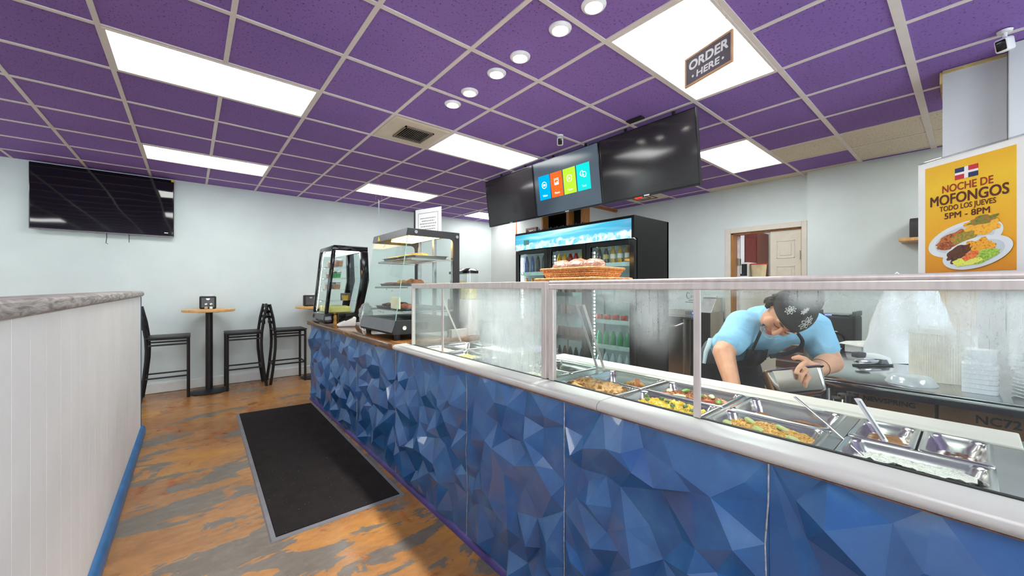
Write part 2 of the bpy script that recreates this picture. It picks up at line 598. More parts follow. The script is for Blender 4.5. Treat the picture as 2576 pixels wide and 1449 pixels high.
# the back room seen through the open half
b = MB()
b.box(8.0, 8.1, 0.5, 4.1, 0, CZ); b.box(5.97, 8.1, 0.4, 0.5, 0, CZ)
struct(b.build('wall_back_room', mat('back_room_paint', (214, 228, 226), 0.7)))
M_redwood = mat('red_brown_cabinet', (112, 42, 26), 0.4, var=0.12, stretch=(6, 6, 1))
t = thing('pantry_cabinet', 'tall red-brown wooden cabinet seen through the open doorway', 'cabinet', (7.6, 2.45, 0))
b = MB(); b.box(7.4, 7.98, 2.345, 3.1, 0, 2.3, .004); b.build('carcass', M_redwood, t)
b = MB(); b.box(7.385, 7.4, 2.355, 2.53, 0.1, 2.2, .006); b.build('door', M_redwood, t)
b = MB(); b.box(7.385, 7.4, 2.60, 3.05, 0.1, 2.2, .006); b.build('door', M_redwood, t)
b = MB(); b.box(7.375, 7.399, 2.535, 2.595, 0.1, 2.25, .003); b.build('stile', M_white, t)
t = thing('counter_unit', 'white counter in the back room under the microwave', 'counter', (6.7, 2.0, 0))
b = MB(); b.box(6.42, 7.0, 1.3, 2.75, 1.46, 1.50, .005); b.build('worktop', M_white, t)
b = MB(); b.box(6.46, 6.98, 1.32, 2.72, 0.0, 1.46); b.build('cabinet_body', M_case, t)
t = thing('microwave_oven', 'white microwave with a dark door on the back-room counter', 'microwave', (6.65, 2.38, 1.50))
b = MB(); b.box(6.47, 6.85, 2.165, 2.65, 1.5005, 1.725, .008); b.build('body', M_white, t)
b = MB(); b.box(6.463, 6.472, 2.185, 2.55, 1.52, 1.70, .003); b.build('door', M_blackgloss, t)
b = MB(); b.box(6.445, 6.463, 2.255, 2.268, 1.55, 1.68, .004); b.build('handle', M_white, t)
t = thing('bucket', 'cream plastic tub with a red rim beside the microwave', 'bucket', (6.58, 2.065, 1.50))
b = MB(); b.lathe([(0, .005), (.088, .005), (.105, .19), (.098, .19), (.085, .01)], (6.58, 2.065, 1.5005)); b.build('tub', mat('cream_plastic', (222, 204, 166), 0.5), t, 40)
b = MB(); b.lathe([(.100, .185), (.113, .185), (.113, .202), (.100, .202)], (6.58, 2.065, 1.5005)); b.build('rim', mat('red_plastic', (196, 44, 34), 0.4), t, 40)
t = thing('ceiling_light', 'small fill light added on the back-room ceiling beyond the doorway', 'ceiling light', (6.9, 1.4, CZ))  # added lamp that fills the back room with light
b = MB(); b.box(6.6, 7.2, 1.1, 1.7, CZ - .03, CZ - .008, .004); b.build('frame', M_grid, t)
b = MB(); b.box(6.63, 7.17, 1.13, 1.67, CZ - .036, CZ - .030); b.build('diffuser', glow('back_room_fill', (255, 246, 230), 7), t)

# ---------------------------------------------------------------- ceiling fittings
M_panel = glow('light_panel_diffuser', (252, 255, 252), PANEL)
for i0, j0, lab, dx, dy in PANELS:
    x0, x1, y0, y1 = gx(i0) + dx, gx(i0 + 2) + dx, gy(j0) + dy, gy(j0 + 1) + dy
    if i0 == 5 and j0 == 7: x1 = 4.93
    t = thing('ceiling_light', lab, 'ceiling light', ((x0 + x1) / 2, (y0 + y1) / 2, CZ - .009), 'light panels in the ceiling')
    b = MB()
    e = 0.026
    b.box(x0 + .012, x0 + e, y0 + .012, y1 - .012, CZ - .009, CZ - .0005); b.box(x1 - e, x1 - .012, y0 + .012, y1 - .012, CZ - .009, CZ - .0005)
    b.box(x0 + e, x1 - e, y0 + .012, y0 + e, CZ - .009, CZ - .0005); b.box(x0 + e, x1 - e, y1 - e, y1 - .012, CZ - .009, CZ - .0005)
    b.build('frame', M_grid, t)
    b = MB(); b.box(x0 + e, x1 - e, y0 + e, y1 - e, CZ - .006, CZ - .0005); b.build('diffuser', M_panel, t)

# six recessed spots in a row over the front of the counter
M_spot = glow('spot_lens', (255, 250, 240), 26)
M_spotring = mat('spot_white_ring', (240, 238, 240), 0.35)
for k, yy in enumerate((1.204, 1.429, 1.759, 1.992, 2.308, 2.539)):
    lab = ['recessed round spotlight nearest the top edge, beside the big light panel', 'recessed round spotlight second from the top of the diagonal row', 'recessed round spotlight third from the top of the diagonal row',
           'recessed round spotlight fourth from the top of the diagonal row', 'recessed round spotlight second from the bottom of the diagonal row', 'recessed round spotlight lowest in the row, nearest the air vent'][k]
    t = thing('spotlight', lab, 'spotlight', (1.536, yy, CZ), 'recessed spotlights in a row')
    b = MB(); b.lathe([(.040, -.012), (.044, -.016), (.058, -.010), (.062, -.003), (.062, 0), (.040, 0)], (1.536, yy, CZ - .0005), 32); b.build('ring', M_spotring, t, 40)
    b = MB(); b.lathe([(0, -.010), (.041, -.010), (.041, -.002), (0, -.002)], (1.536, yy, CZ), 32); b.build('lens', M_spot, t)
    ld = bpy.data.lights.new('bulb', 'AREA'); ld.shape = 'DISK'; ld.size = .075; ld.energy = 2.5; ld.spread = math.radians(84); ld.color = (1, .97, .93)
    lo = bpy.data.objects.new('bulb', ld); COL.objects.link(lo); lo.parent = t; lo.location = (0, 0, -.014)

# square air vent
t = thing('air_vent', 'beige ceiling air vent with louvred opening beside the light panel', 'air vent', (1.54, 3.25, CZ - .03))
M_vent = mat('vent_beige_enamel', (216, 204, 186), 0.5, var=0.03, vs=5)
x0, x1, y0, y1 = gx(0) + .013, gx(1) - .013, gy(2) + .013, gy(3) - .013
ix0, ix1, iy0, iy1 = x0 + .14, x1 - .11, y0 + .12, y1 - .12
b = MB()
b.loft([[(x0, y0, CZ - .008), (x1, y0, CZ - .008), (x1, y1, CZ - .008), (x0, y1, CZ - .008)],
        [(x0 + .02, y0 + .02, CZ - .016), (x1 - .02, y0 + .02, CZ - .016), (x1 - .02, y1 - .02, CZ - .016), (x0 + .02, y1 - .02, CZ - .016)],
        [(ix0, iy0, CZ - .012), (ix1, iy0, CZ - .012), (ix1, iy1, CZ - .012), (ix0, iy1, CZ - .012)],
        [(ix0, iy0, CZ - .0005), (ix1, iy0, CZ - .0005), (ix1, iy1, CZ - .0005), (ix0, iy1, CZ - .0005)]], cap1=True)
b.build('face_plate', M_vent, t)
b = MB()
for q in ((ix0, ix1, iy0, iy0 + .012), (ix0, ix1, iy1 - .012, iy1), (ix0, ix0 + .012, iy0, iy1), (ix1 - .012, ix1, iy0, iy1)):
    b.box(q[0], q[1], q[2], q[3], CZ - .024, CZ - .004)
b.build('grille_frame', mat('vent_dark_rim', (120, 108, 96), 0.5), t)
b = MB()
for k in range(13):
    xx = ix0 + .02 + k * (ix1 - ix0 - .04) / 12
    b.box(-.0008, .0008, iy0 + .014, iy1 - .014, -.009, .009, tf=Matrix.Translation((xx, 0, CZ - .014)) @ Matrix.Rotation(.7, 4, 'Y'))
tag(b.build('louvres', mat('vent_louvre', (190, 184, 176), 0.4, 0.3), t), kind=None)
b = MB(); b.box(ix0 + .01, ix1 - .01, iy0 + .01, iy1 - .01, CZ - .003, CZ - .0006); b.build('duct_shade_sheet', M_dark, t)  # dark sheet in place of the shade up in the duct

# vent behind the menu screens
t = thing('air_vent', 'yellowed ceiling vent below the right menu screen', 'air vent', (5.37, 3.25, CZ - .03))
b = MB(); b.box(gx(7) + .013, gx(8) - .013, gy(2) + .013, gy(3) - .013, CZ - .014, CZ - .0005, .004); b.build('face_plate', M_vent, t)
b = MB()
for q in (.12, .19):
    a, c, d, e = gx(7) + q, gx(8) - q, gy(2) + q, gy(3) - q
    for r in ((a, c, d, d + .012), (a, c, e - .012, e), (a, a + .012, d, e), (c - .012, c, d, e)):
        b.box(r[0], r[1], r[2], r[3], CZ - .02, CZ - .012)
b.build('louvres', mat('vent_dark_gap', (70, 62, 50), 0.6), t)

# security cameras
def seccam(loc, aim, lab, dn):
    t = thing('security_camera', lab, 'camera', loc)
    p = Vector(loc)
    b = MB(); b.lathe([(0, -.014), (.026, -.012), (.03, 0), (0, 0)], p, 20); b.build('mount', M_white, t, 40)
    d = Vector(aim).normalized()
    c = p + Vector((0, 0, -dn))
    b = MB(); b.tube([p + Vector((0, 0, -.012)), p + Vector((0, 0, -dn * .5)), c + d * -.01], .009, 10); b.build('arm', M_white, t, 40)
    F_ = frame(c, d.cross(Vector((0, 0, 1))), d.cross(Vector((0, 0, 1))).normalized().cross(d))
    b = MB(); b.box(-.027, .027, -.036, .036, -.035, .035, .012, 3, tf=F_); b.build('housing', M_white, t, 40)
    b = MB(); b.box(-.020, .020, -.028, .028, -.038, -.028, .006, 2, tf=F_); b.build('lens_window', M_blackgloss, t, 40)
seccam((2.60, 2.42, CZ - .006), (-.72, -.62, -.45), 'small white security camera on the ceiling grid above the middle menu screen', .055)
seccam((3.40, -0.115, CZ - .006), (-.85, .40, -.30), 'small white security camera on the ceiling beside the pilaster, top right', .075)
# ================================================================ half wall on the left
M_halfwall = mat('white_panel_board', (243, 242, 238), 0.55, var=0.015, vs=4, bump=0.04, bs=90)
t = thing('half_wall', 'white panelled half wall with weathered grey cap on the left', 'partition', (-0.41, 1.8, 0))
b = MB()
yy = -2.0
k = 0
while yy < 4.85:
    w = (0.172, 0.150, 0.161)[k % 3]; k += 1
    y1 = min(yy + w, 4.86)
    b.box(-0.475, -0.345, yy + .0006, y1 - .0006, 0.0, 1.258, 0.0012, 1)
    yy = y1
b.build('panel', M_halfwall, t)
tt = NT('weathered_wood_cap')
v = tt.coords((1.0, 1.0, 5.0))
n1 = tt.noise(v, 7, 6, 0.62, 1.6)
colr = tt.ramp(n1, [(0.32, (92, 80, 74)), (0.45, (150, 140, 132)), (0.60, (190, 184, 178)), (0.75, (170, 158, 148))])
M_cap = tt.done(tt.bsdf(colr, 0.5, 0, tt.bump(n1, 0.25, 0.01)).outputs[0])
b = MB()
b.prism([(-0.495, 1.259), (-0.338, 1.259), (-0.326, 1.266), (-0.322, 1.282), (-0.328, 1.299), (-0.340, 1.306), (-0.495, 1.306)], 'y', -2.0, 4.88)
b.build('cap', M_cap, t, 40)
M_bluetrim = mat('blue_gloss_trim', (36, 104, 160), 0.3, var=0.12, vs=10)
b = MB()
b.prism([(-0.344, 0.004), (-0.312, 0.004), (-0.312, 0.03), (-0.318, 0.055), (-0.330, 0.070), (-0.344, 0.074)], 'y', -2.0, 4.90)
b.build('base_moulding', M_bluetrim, t, 50)
b = MB(); b.box(-0.476, -0.340, 4.861, 4.874, 0.004, 1.256, .002); b.build('end_trim', mat('teal_edge_paint', (38, 88, 110), 0.4), t)

# ================================================================ floor mat
t = thing('floor_mat', 'black carpet floor mat with grey rubber edge lying along the counter', 'mat', (0.75, 3.65, 0))
c4 = [(0.323, 2.35), (1.066, 2.34), (1.100, 4.92), (0.369, 4.98)]
def inset(c4, d):
    cx_ = sum(p[0] for p in c4) / 4; cy_ = sum(p[1] for p in c4) / 4
    return [(p[0] + (d if p[0] < cx_ else -d), p[1] + (d if p[1] < cy_ else -d)) for p in c4]
b = MB()
ins = inset(c4, .028)
b.loft([[(x, y, 0.0005) for x, y in c4], [(x, y, 0.006) for x, y in inset(c4, .006)], [(x, y, 0.007) for x, y in ins]], cap0=True, cap1=True)
b.build('rubber_edge', mat('grey_rubber', (112, 112, 116), 0.7, var=0.05), t)
tt = NT('black_carpet_pile')
v = tt.coords()
n1 = tt.noise(v, 420, 3, 0.7); n2 = tt.noise(v, 9, 4, 0.6)
colr = tt.mix(0.5, tt.ramp(n1, [(0.35, (20, 18, 18)), (0.68, (66, 60, 60))]), tt.ramp(n2, [(0.3, (22, 20, 19)), (0.7, (42, 38, 37))]))
speck = tt.ramp(tt.noise(v, 150, 1, 0.4), [(0.79, (0, 0, 0)), (0.80, (255, 255, 255))])
colr = tt.mix(speck, colr, (0.45, 0.42, 0.36, 1))
M_pile = tt.done(tt.bsdf(colr, 0.95, 0, tt.bump(n1, 0.6, 0.004), 0.1).outputs[0])
b = MB()
b.loft([[(x, y, 0.0071) for x, y in ins], [(x, y, 0.012) for x, y in inset(ins, .004)]], cap0=True, cap1=True)
b.build('carpet_pile', M_pile, t)

# ================================================================ serving counter
CX = 1.125            # plane of the blue panels
t = thing('serving_counter', 'long serving counter clad in blue faceted panels with white bullnose edge', 'counter', (1.45, 1.8, 0))
COUNTER = t
M_core = mat('counter_core_board', (44, 48, 70), 0.6)
b = MB(); b.box(CX + .002, 1.77, -1.6, 2.6, 0.0, 0.86); b.box(CX + .002, 1.82, 2.6, 5.115, 0.0, 0.88); b.build('carcass', M_core, t)

def facets(y0, y1, z0, z1, seed):
    """one moulded panel: shards of flat facets at different tilts"""
    rnd = random.Random(seed)
    pts = []
    nyb = max(3, int((y1 - y0) / 0.066)); nzb = max(4, int((z1 - z0) / 0.104))
    for i in range(nyb + 1):
        for j in range(nzb + 1):
            y = y0 + (y1 - y0) * i / nyb; z = z0 + (z1 - z0) * j / nzb
            if i in (0, nyb): y += .014 * noise.noise(Vector((y * 3.1, j * .83, 1.7)))
            if 0 < i < nyb: y += rnd.uniform(-.027, .027)
            if 0 < j < nzb and 0 < i < nyb: z += rnd.uniform(-.056, .056) + (0.03 if i % 2 else -0.03)
            z = min(max(z, z0), z1)
            edge = i in (0, nyb) or j in (0, nzb)
            d = rnd.uniform(0.003, 0.010) if edge else ((rnd.uniform(.028, .060) if z < z1 - .09 else rnd.uniform(.022, .036)) if ((i + j) % 2) != (rnd.random() < .22) else rnd.uniform(0, .008))
            pts.append((y, z, d))
    vs, es, fs, _, _, _ = delaunay_2d_cdt([Vector((p[0], p[1])) for p in pts], [], [], 0, 1e-5)
    H = {}
    for p in pts: H[(round(p[0], 4), round(p[1], 4))] = p[2]
    tb = bmesh.new()
    V = []
    for v in vs:
        k = (round(v.x, 4), round(v.y, 4))
        V.append(tb.verts.new((CX - H.get(k, 0.005), v.x, v.y)))
    for f in fs:
        tb.faces.new([V[i] for i in f])
    bmesh.ops.recalc_face_normals(tb, faces=tb.faces[:])
    # melt a share of the interior edges so shards of four and five sides appear
    ed = [e for e in tb.edges if len(e.link_faces) == 2 and e.calc_face_angle(9) < 0.05]
    bmesh.ops.dissolve_edges(tb, edges=ed, use_verts=False)
    for f in tb.faces:
        if f.normal.x > 0: f.normal_flip()
    # the ridges get a paler tone in the paint material
    return tb
tt = NT('blue_faceted_paint')
v = tt.coords()
n2 = tt.noise(v, 6, 4, 0.6)
colr = tt.ramp(n2, [(0.3, (34, 84, 144)), (0.55, (42, 98, 156)), (0.75, (62, 120, 170))])
sc = tt.noise(tt.coords((1, 1, .35)), 40, 5, 0.7)
colr = tt.mix(tt.ramp(sc, [(0.66, (0, 0, 0)), (0.76, (110, 110, 110))]), colr, lin((120, 150, 190)))
geo = tt.n('ShaderNodeNewGeometry')
edge = tt.ramp(geo.outputs['Pointiness'], [(0.54, (0, 0, 0)), (0.60, (130, 130, 130))])
colr = tt.mix(edge, colr, lin((120, 150, 196)))
M_blue = tt.done(tt.bsdf(colr, 0.28, 0, tt.bump(n2, 0.05, 0.01), 0.65, 0.45).outputs[0])
seams = [-1.6, -0.36, 0.33, 1.02, 1.71, 2.62, 3.45, 4.28, 5.115]
for k, (a, c) in enumerate(zip(seams, seams[1:])):
    tb = facets(a, c, 0.028, 0.905, 23 + k * 7)
    me = bpy.data.meshes.new('t'); tb.to_mesh(me); tb.free()
    b = MB(); b.bm.from_mesh(me); bpy.data.meshes.remove(me)
    b.build('faceted_panel', M_blue, t)
    if k:
        rs_ = random.Random(40 + k)
        b = MB(); pts = []
        z_ = .035; y_ = a
        nz_ = max(4, int((.905 - .028) / 0.104))
        for j_ in range(nz_ + 1):
            pts.append((CX - .0075, a + .014 * noise.noise(Vector((a * 3.1, j_ * .83, 1.7))), .028 + (.905 - .028) * j_ / nz_))
        b.tube(pts, .0021, 5); b.build('panel_seam', mat('pale_seam_filler', (176, 176, 178), .7, var=.2, vs=60), t)
b = MB()
b.prism([(CX - .001, 0.0), (CX - .022, 0.0), (CX - .020, .018), (CX - .008, .030), (CX - .001, .032)], 'y', -1.6, 5.115)
b.build('base_strip', mat('purple_base_strip', (74, 62, 128), 0.45, var=0.15), t, 40)
# white bullnose ledge, in two lengths, chipped along its lower edge
M_ledge = mat('white_ledge_paint', (198, 195, 190), 0.28, var=0.02, vs=6)
prof = [(CX + .03, .898), (CX - .012, .896), (CX - .026, .903), (CX - .031, .914), (CX - .026, .926), (CX - .012, .934), (1.198, .936), (1.198, .898)]
for a, c in ((-1.6, 0.845), (0.848, 2.66)):
    b = MB(); b.prism(prof, 'y', a, c); b.build('white_ledge', M_ledge, t, 62)
b = MB()
rnd = random.Random(5)
A_, B_, C_, D_ = [], [], [], []
for k in range(211):
    yy = -1.6 + k * .02
    h = .0015 + (.008 * max(0, noise.noise(Vector((yy * 3.1, 1, 0))) + .25) + .004 * abs(noise.noise(Vector((yy * 23, 4, 0))))) * (1.0 if .95 < yy < 2.0 else .16)
    A_.append((CX - .017, yy, .8975)); B_.append((CX - .017, yy, .8975 - h)); C_.append((CX - .002, yy, .8975 - h)); D_.append((CX - .002, yy, .8975))
b.loft([A_, B_, C_, D_], close=False)
b.build('chipped_edge', mat('bare_chipped_wood', (150, 98, 66), 0.8, var=0.2, vs=40), t)
# brown bar top at the far end
tt = NT('brown_varnished_top')
v = tt.coords((6, 1, 6))
n1 = tt.noise(v, 3, 6, 0.65, 0.8)
colr = tt.ramp(n1, [(0.28, (74, 46, 22)), (0.5, (120, 80, 44)), (0.72, (156, 112, 66))])
chip = tt.ramp(tt.noise(tt.coords(), 38, 3, 0.6), [(0.70, (0, 0, 0)), (0.72, (255, 255, 255))])
colr = tt.mix(chip, colr, lin((206, 180, 150)))
M_bar = tt.done(tt.bsdf(colr, 0.16, 0, None, 0.5, 0.4).outputs[0])
b = MB()
def rr(x0, x1, y0, y1, r, n=5):
    pts = []
    for cx_, cy_, a in ((x1 - r, y1 - r, 0), (x0 + r, y1 - r, 90), (x0 + r, y0 + r, 180), (x1 - r, y0 + r, 270)):
        for k in range(n + 1):
            q = math.radians(a + 90 * k / n)
            pts.append((cx_ + r * math.cos(q), cy_ + r * math.sin(q)))
    return pts
b.prism(rr(1.075, 1.86, 2.625, 5.135, .03), 'z', 0.900, 0.941, .004)
b.build('bar_top', M_bar, t, 40)

# ================================================================ steam table let into the counter
WELLS = [(-0.035, 0.225), (0.255, 0.530), (0.545, 0.845), (0.855, 1.145), (1.225, 1.505), (1.53, 1.81), (1.835, 2.115), (2.14, 2.42)]
b = MB()
z0, z1 = .905, .925
b.box(1.199, 1.214, -1.6, 2.52, z0, z1); b.box(1.607, 1.613, -1.6, 2.52, z0, z1)
ys = [-1.6] + [q for w in WELLS for q in w] + [2.52]
for a, c in zip(ys[0::2], ys[1::2]):
    b.box(1.214, 1.607, a, c, z0, z1)
b.build('steam_deck', M_steel, t)
for a, c in WELLS:
    b = MB()
    b.loft([[(1.2145, a, z0), (1.6065, a, z0), (1.6065, c, z0), (1.2145, c, z0)], [(1.2145, a, .862), (1.6065, a, .862), (1.6065, c, .862), (1.2145, c, .862)]], cap1=True)
    b.build('steam_well', M_steel, t)
b = MB()
b.box(1.613, 1.775, -0.085, 1.62, .908, .930, .004)
tag(b.build('cutting_board', mat('ivory_cutting_board', (214, 208, 196), 0.5, var=0.02)), 'long ivory cutting board along the cook side of the steam table', 'cutting board')
b = MB(); b.box(1.614, 1.782, -1.6, 2.52, .893, .907, .002); b.build('board_shelf', M_steel, t)

# ================================================================ glass sneeze guard
t = thing('sneeze_guard', 'steel framed glass sneeze guard with fogged panes over the steam table', 'sneeze guard', (1.3, 0.6, .936))
GUARD = t
GX = 1.201
def fog_glass(name, blobs, streaks=1.0):
    """pane with condensation: misty areas centred on given places of the pane, runs and droplets"""
    q = NT(name)
    tr = q.n('ShaderNodeBsdfTransparent'); tr.inputs[0].default_value = (0.93, 0.975, 0.965, 1)
    gl = q.n('ShaderNodeBsdfGlossy'); gl.inputs['Roughness'].default_value = 0.02
    mx = q.n('ShaderNodeMixShader'); mx.inputs[0].default_value = 0.035
    q.l(tr.outputs[0], mx.inputs[1]); q.l(gl.outputs[0], mx.inputs[2])
    tc = q.n('ShaderNodeTexCoord')
    pos = tc.outputs['Object']
    soft = q.noise(q.coords((1, 1, .6)), 11, 6, 0.65)
    tot = None
    for (y, z, ry, rz, amt) in blobs:
        mp = q.n('ShaderNodeMapping'); mp.vector_type = 'TEXTURE'
        mp.inputs['Location'].default_value = (0, y - wloc(GUARD).y, z - wloc(GUARD).z)
        mp.inputs['Scale'].default_value = (100, ry, rz)
        q.l(pos, mp.inputs[0])
        ln = q.n('ShaderNodeVectorMath', operation='LENGTH'); q.l(mp.outputs[0], ln.inputs[0])
        mr = q.n('ShaderNodeMapRange', interpolation_type='SMOOTHSTEP')
        mr.inputs[1].default_value = 1.25; mr.inputs[2].default_value = 0.1; mr.inputs[3].default_value = 0.0; mr.inputs[4].default_value = amt
        q.l(q.math('ADD', ln.outputs['Value'], q.math('MULTIPLY', q.math('SUBTRACT', soft, 0.5), 0.7)), mr.inputs[0])
        tot = mr.outputs[0] if tot is None else q.math('MAXIMUM', tot, mr.outputs[0])
    # water runs and drops wipe the mist away
    runs = q.noise(q.coords((1, 34, 1.1)), 3.0, 4, 0.6)
    runm = q.ramp(runs, [(0.30, (60, 60, 60)), (0.42, (255, 255, 255))])
    drops = q.noise(q.coords((1, 1, .55)), 330, 2, 0.5)
    dropm = q.ramp(drops, [(0.33, (70, 70, 70)), (0.38, (255, 255, 255))])
    mist = q.math('MULTIPLY', tot, q.math('MULTIPLY', runm, dropm), True)
    df = q.n('ShaderNodeBsdfDiffuse'); df.inputs[0].default_value = (0.86, 0.9, 0.9, 1)
    tl = q.n('ShaderNodeBsdfTranslucent'); tl.inputs[0].default_value = (0.86, 0.9, 0.9, 1)
    ms = q.n('ShaderNodeMixShader'); ms.inputs[0].default_value = 0.5
    q.l(df.outputs[0], ms.inputs[1]); q.l(tl.outputs[0], ms.inputs[2])
    m2 = q.n('ShaderNodeMixShader')
    q.l(mist, m2.inputs[0]); q.l(mx.outputs[0], m2.inputs[1]); q.l(ms.outputs[0], m2.inputs[2])
    return q.done(m2.outputs[0])
M_fogA = fog_glass('condensed_glass_far', [(1.44, 1.16, .34, .42, .80), (1.70, 1.22, .26, .24, .42), (2.25, 1.15, .45, .34, .20)])
M_fogB = fog_glass('condensed_glass_near', [(0.78, 1.35, .28, .11, .55), (0.70, 1.26, .10, .15, .42), (1.02, 1.24, .22, .16, .18), (.40, 1.345, .13, .04, .45), (.262, 1.325, .065, .045, .5),
    (0.15, 1.34, .14, .07, .35), (.08, 1.27, .07, .07, .30), (-.005, 1.29, .075, .13, .62), (-.080, 1.31, .090, .18, .88), (.0, 1.24, .055, .10, .32)])
panes = [(1.212, 2.505, M_fogA), (-1.5, 1.158, M_fogB)]
for a, c, m in panes:
    b = MB(); b.box(GX - .003, GX + .003, a, c, .938, 1.335); b.build('glass_pane', m, t)
# frames
b = MB()
b.box(GX - .010, GX + .012, 1.196, 2.522, 1.332, 1.364, .002); b.box(GX - .010, GX + .012, 2.506, 2.522, .938, 1.334, .002); b.box(GX - .010, GX + .012, 1.194, 1.222, .938, 1.334, .002)
b.build('frame', M_steel_b, t)
b = MB()
b.box(GX - .012, GX + .012, -1.5, 1.176, 1.329, 1.352, .003); b.box(GX - .010, GX + .012, 1.150, 1.176, .938, 1.332, .002)
b.tube([(GX, -1.5, 1.3585), (GX, 1.178, 1.3585)], .0075, 12)
b.build('frame', M_steel_b, t)
b = MB(); b.box(GX - .011, GX - .003, 0.5305, 0.5515, .938, 1.330, .001); b.build('mullion', M_steel_b, t)
b = MB(); b.box(GX - .008, GX - .003, 2.085, 2.107, .938, 1.330, .001); b.build('mullion', M_steel_b, t)
b = MB(); b.box(GX - .006, GX + .006, -1.5, 2.505, .9355, .9385); b.build('gasket', M_blackmatt, t)
# glass top shelf on a steel lip and the sloping end panes with steel edging
b = MB(); b.box(1.215, 1.62, 1.20, 2.51, 1.352, 1.358); b.box(1.215, 1.62, -1.5, 1.17, 1.352, 1.358); b.build('top_shelf', M_glass, t)
b = MB(); b.box(1.618, 1.630, 1.20, 2.51, 1.346, 1.362, .002); b.box(1.618, 1.630, -1.5, 1.17, 1.346, 1.362, .002); b.build('shelf_edge', M_steel_b, t)
for yy in (1.172, 1.214, 2.49):
    b = MB(); b.prism([(1.206, .939), (1.575, .939), (1.42, 1.25), (1.36, 1.35), (1.206, 1.35)], 'x' if False else 'y', yy - .003, yy + .003); b.build('end_pane', M_glass, t)
    b = MB(); b.tube([(1.578, yy, .93), (1.42, yy, 1.255)], .0085, 4, flat=(1, .8)); b.build('end_bar', M_steel_b, t)
# hand-written scribble on the pane
b = MB()
import_pts = [[(0, 0), (-.006, .004), (-.010, -.006), (-.006, -.016), (0, -.015)], [(.004, -.014), (.006, -.006), (.010, -.012), (.013, -.004), (.015, -.013), (.019, -.004), (.020, -.013), (.026, .002), (.022, -.008), (.029, -.006)],
              [(-.003, -.021), (.032, -.020)], [(-.013, -.027), (.036, -.028)]]
for st in import_pts:
    b.tube([(GX - .0045, 0.566 - p, 1.318 + q) for p, q in st], .0007, 4)
b.build('marker_scribble', M_blackmatt, t)
# ================================================================ wall television
t = thing('television', 'large black flat television mounted on the left of the back wall', 'television', (-0.75, 6.6, 2.33))
b = MB(); b.box(-1.345, -0.158, 6.575, 6.615, 1.985, 2.715, .006); b.box(-1.05, -.45, 6.615, 6.647, 2.15, 2.55); b.build('casing', M_blackgloss, t)
def screen_mat(name, c, rough=0.04):
    q = NT(name)
    n = q.noise(q.coords(), 2.0, 2)
    nm = q.bump(q.noise(q.coords(), 1.6, 1), 0.10, 0.05)
    return q.done(q.bsdf(q.ramp(n, [(0.3, c), (0.7, tuple(min(255, x + 4) for x in c))]), rough, 0, nm, 0.6).outputs[0])
b = MB(); b.box(-1.335, -0.168, 6.5735, 6.576, 2.003, 2.705); b.build('screen', screen_mat('off_screen', (10, 9, 13)), t)
b = MB(); b.box(-1.345, -0.158, 6.572, 6.576, 1.985, 1.995, .001); b.build('bottom_bezel', mat('dark_silver_bezel', (120, 112, 116), .3, .8), t)
b = MB(); b.box(-.25, -.215, 6.5725, 6.574, 2.03, 2.04); b.build('sticker', M_white, t)
b = MB(); b.box(-.185, -.155, 6.570, 6.576, 2.69, 2.715, .003); b.build('corner_guard', mat('yellow_foam', (236, 196, 40), .6), t)
for k, (x, L) in enumerate(((-.76, .13), (-.57, .10))):
    b = MB(); b.tube([(x, 6.60, 1.99), (x, 6.60, 1.99 - L * .5), (x - (.006 if k == 0 else 0), 6.60, 1.99 - L * .93), (x + (.012 if k == 0 else 0.002), 6.60, 1.99 - L)], .0035, 6); b.build('cable', M_black, t)

# ================================================================ high tables, stools
M_maple = mat('maple_laminate', (226, 176, 112), 0.35, var=0.08, vs=5, stretch=(1, 8, 1))
M_oakedge = mat('maple_edge', (198, 146, 88), 0.45, var=0.08)
def bar_table(x, y, lab, r=.275):
    t = thing('bar_table', lab, 'table', (x, y, 0), 'round bar tables along the back wall')
    b = MB(); b.lathe([(0, 1.032), (r - .004, 1.032), (r, 1.036), (r, 1.060), (r - .004, 1.064), (0, 1.064)], (x, y, 0), 48); b.build('tabletop', M_maple, t, 40)
    b = MB(); b.box(x - .11, x + .11, y - .02, y + .02, 1.018, 1.0315, .002); b.box(x - .02, x + .02, y - .11, y + .11, 1.018, 1.0315, .002); b.build('bracket', M_black, t)
    b = MB(); b.lathe([(.038, .02), (.038, 1.018)], (x, y, 0), 24); b.build('column', M_black, t, 40)
    b = MB(); b.lathe([(0, 0.0), (.208, 0.0), (.211, .008), (.18, .020), (.06, .030), (.05, .034), (0, .034)], (x, y, 0), 40); b.build('base', M_black, t, 40)
bar_table(0.19, 6.32, 'round maple bar table standing between two facing black stools')
bar_table(1.46, 6.34, 'round maple bar table mostly hidden behind the black chilled display case')

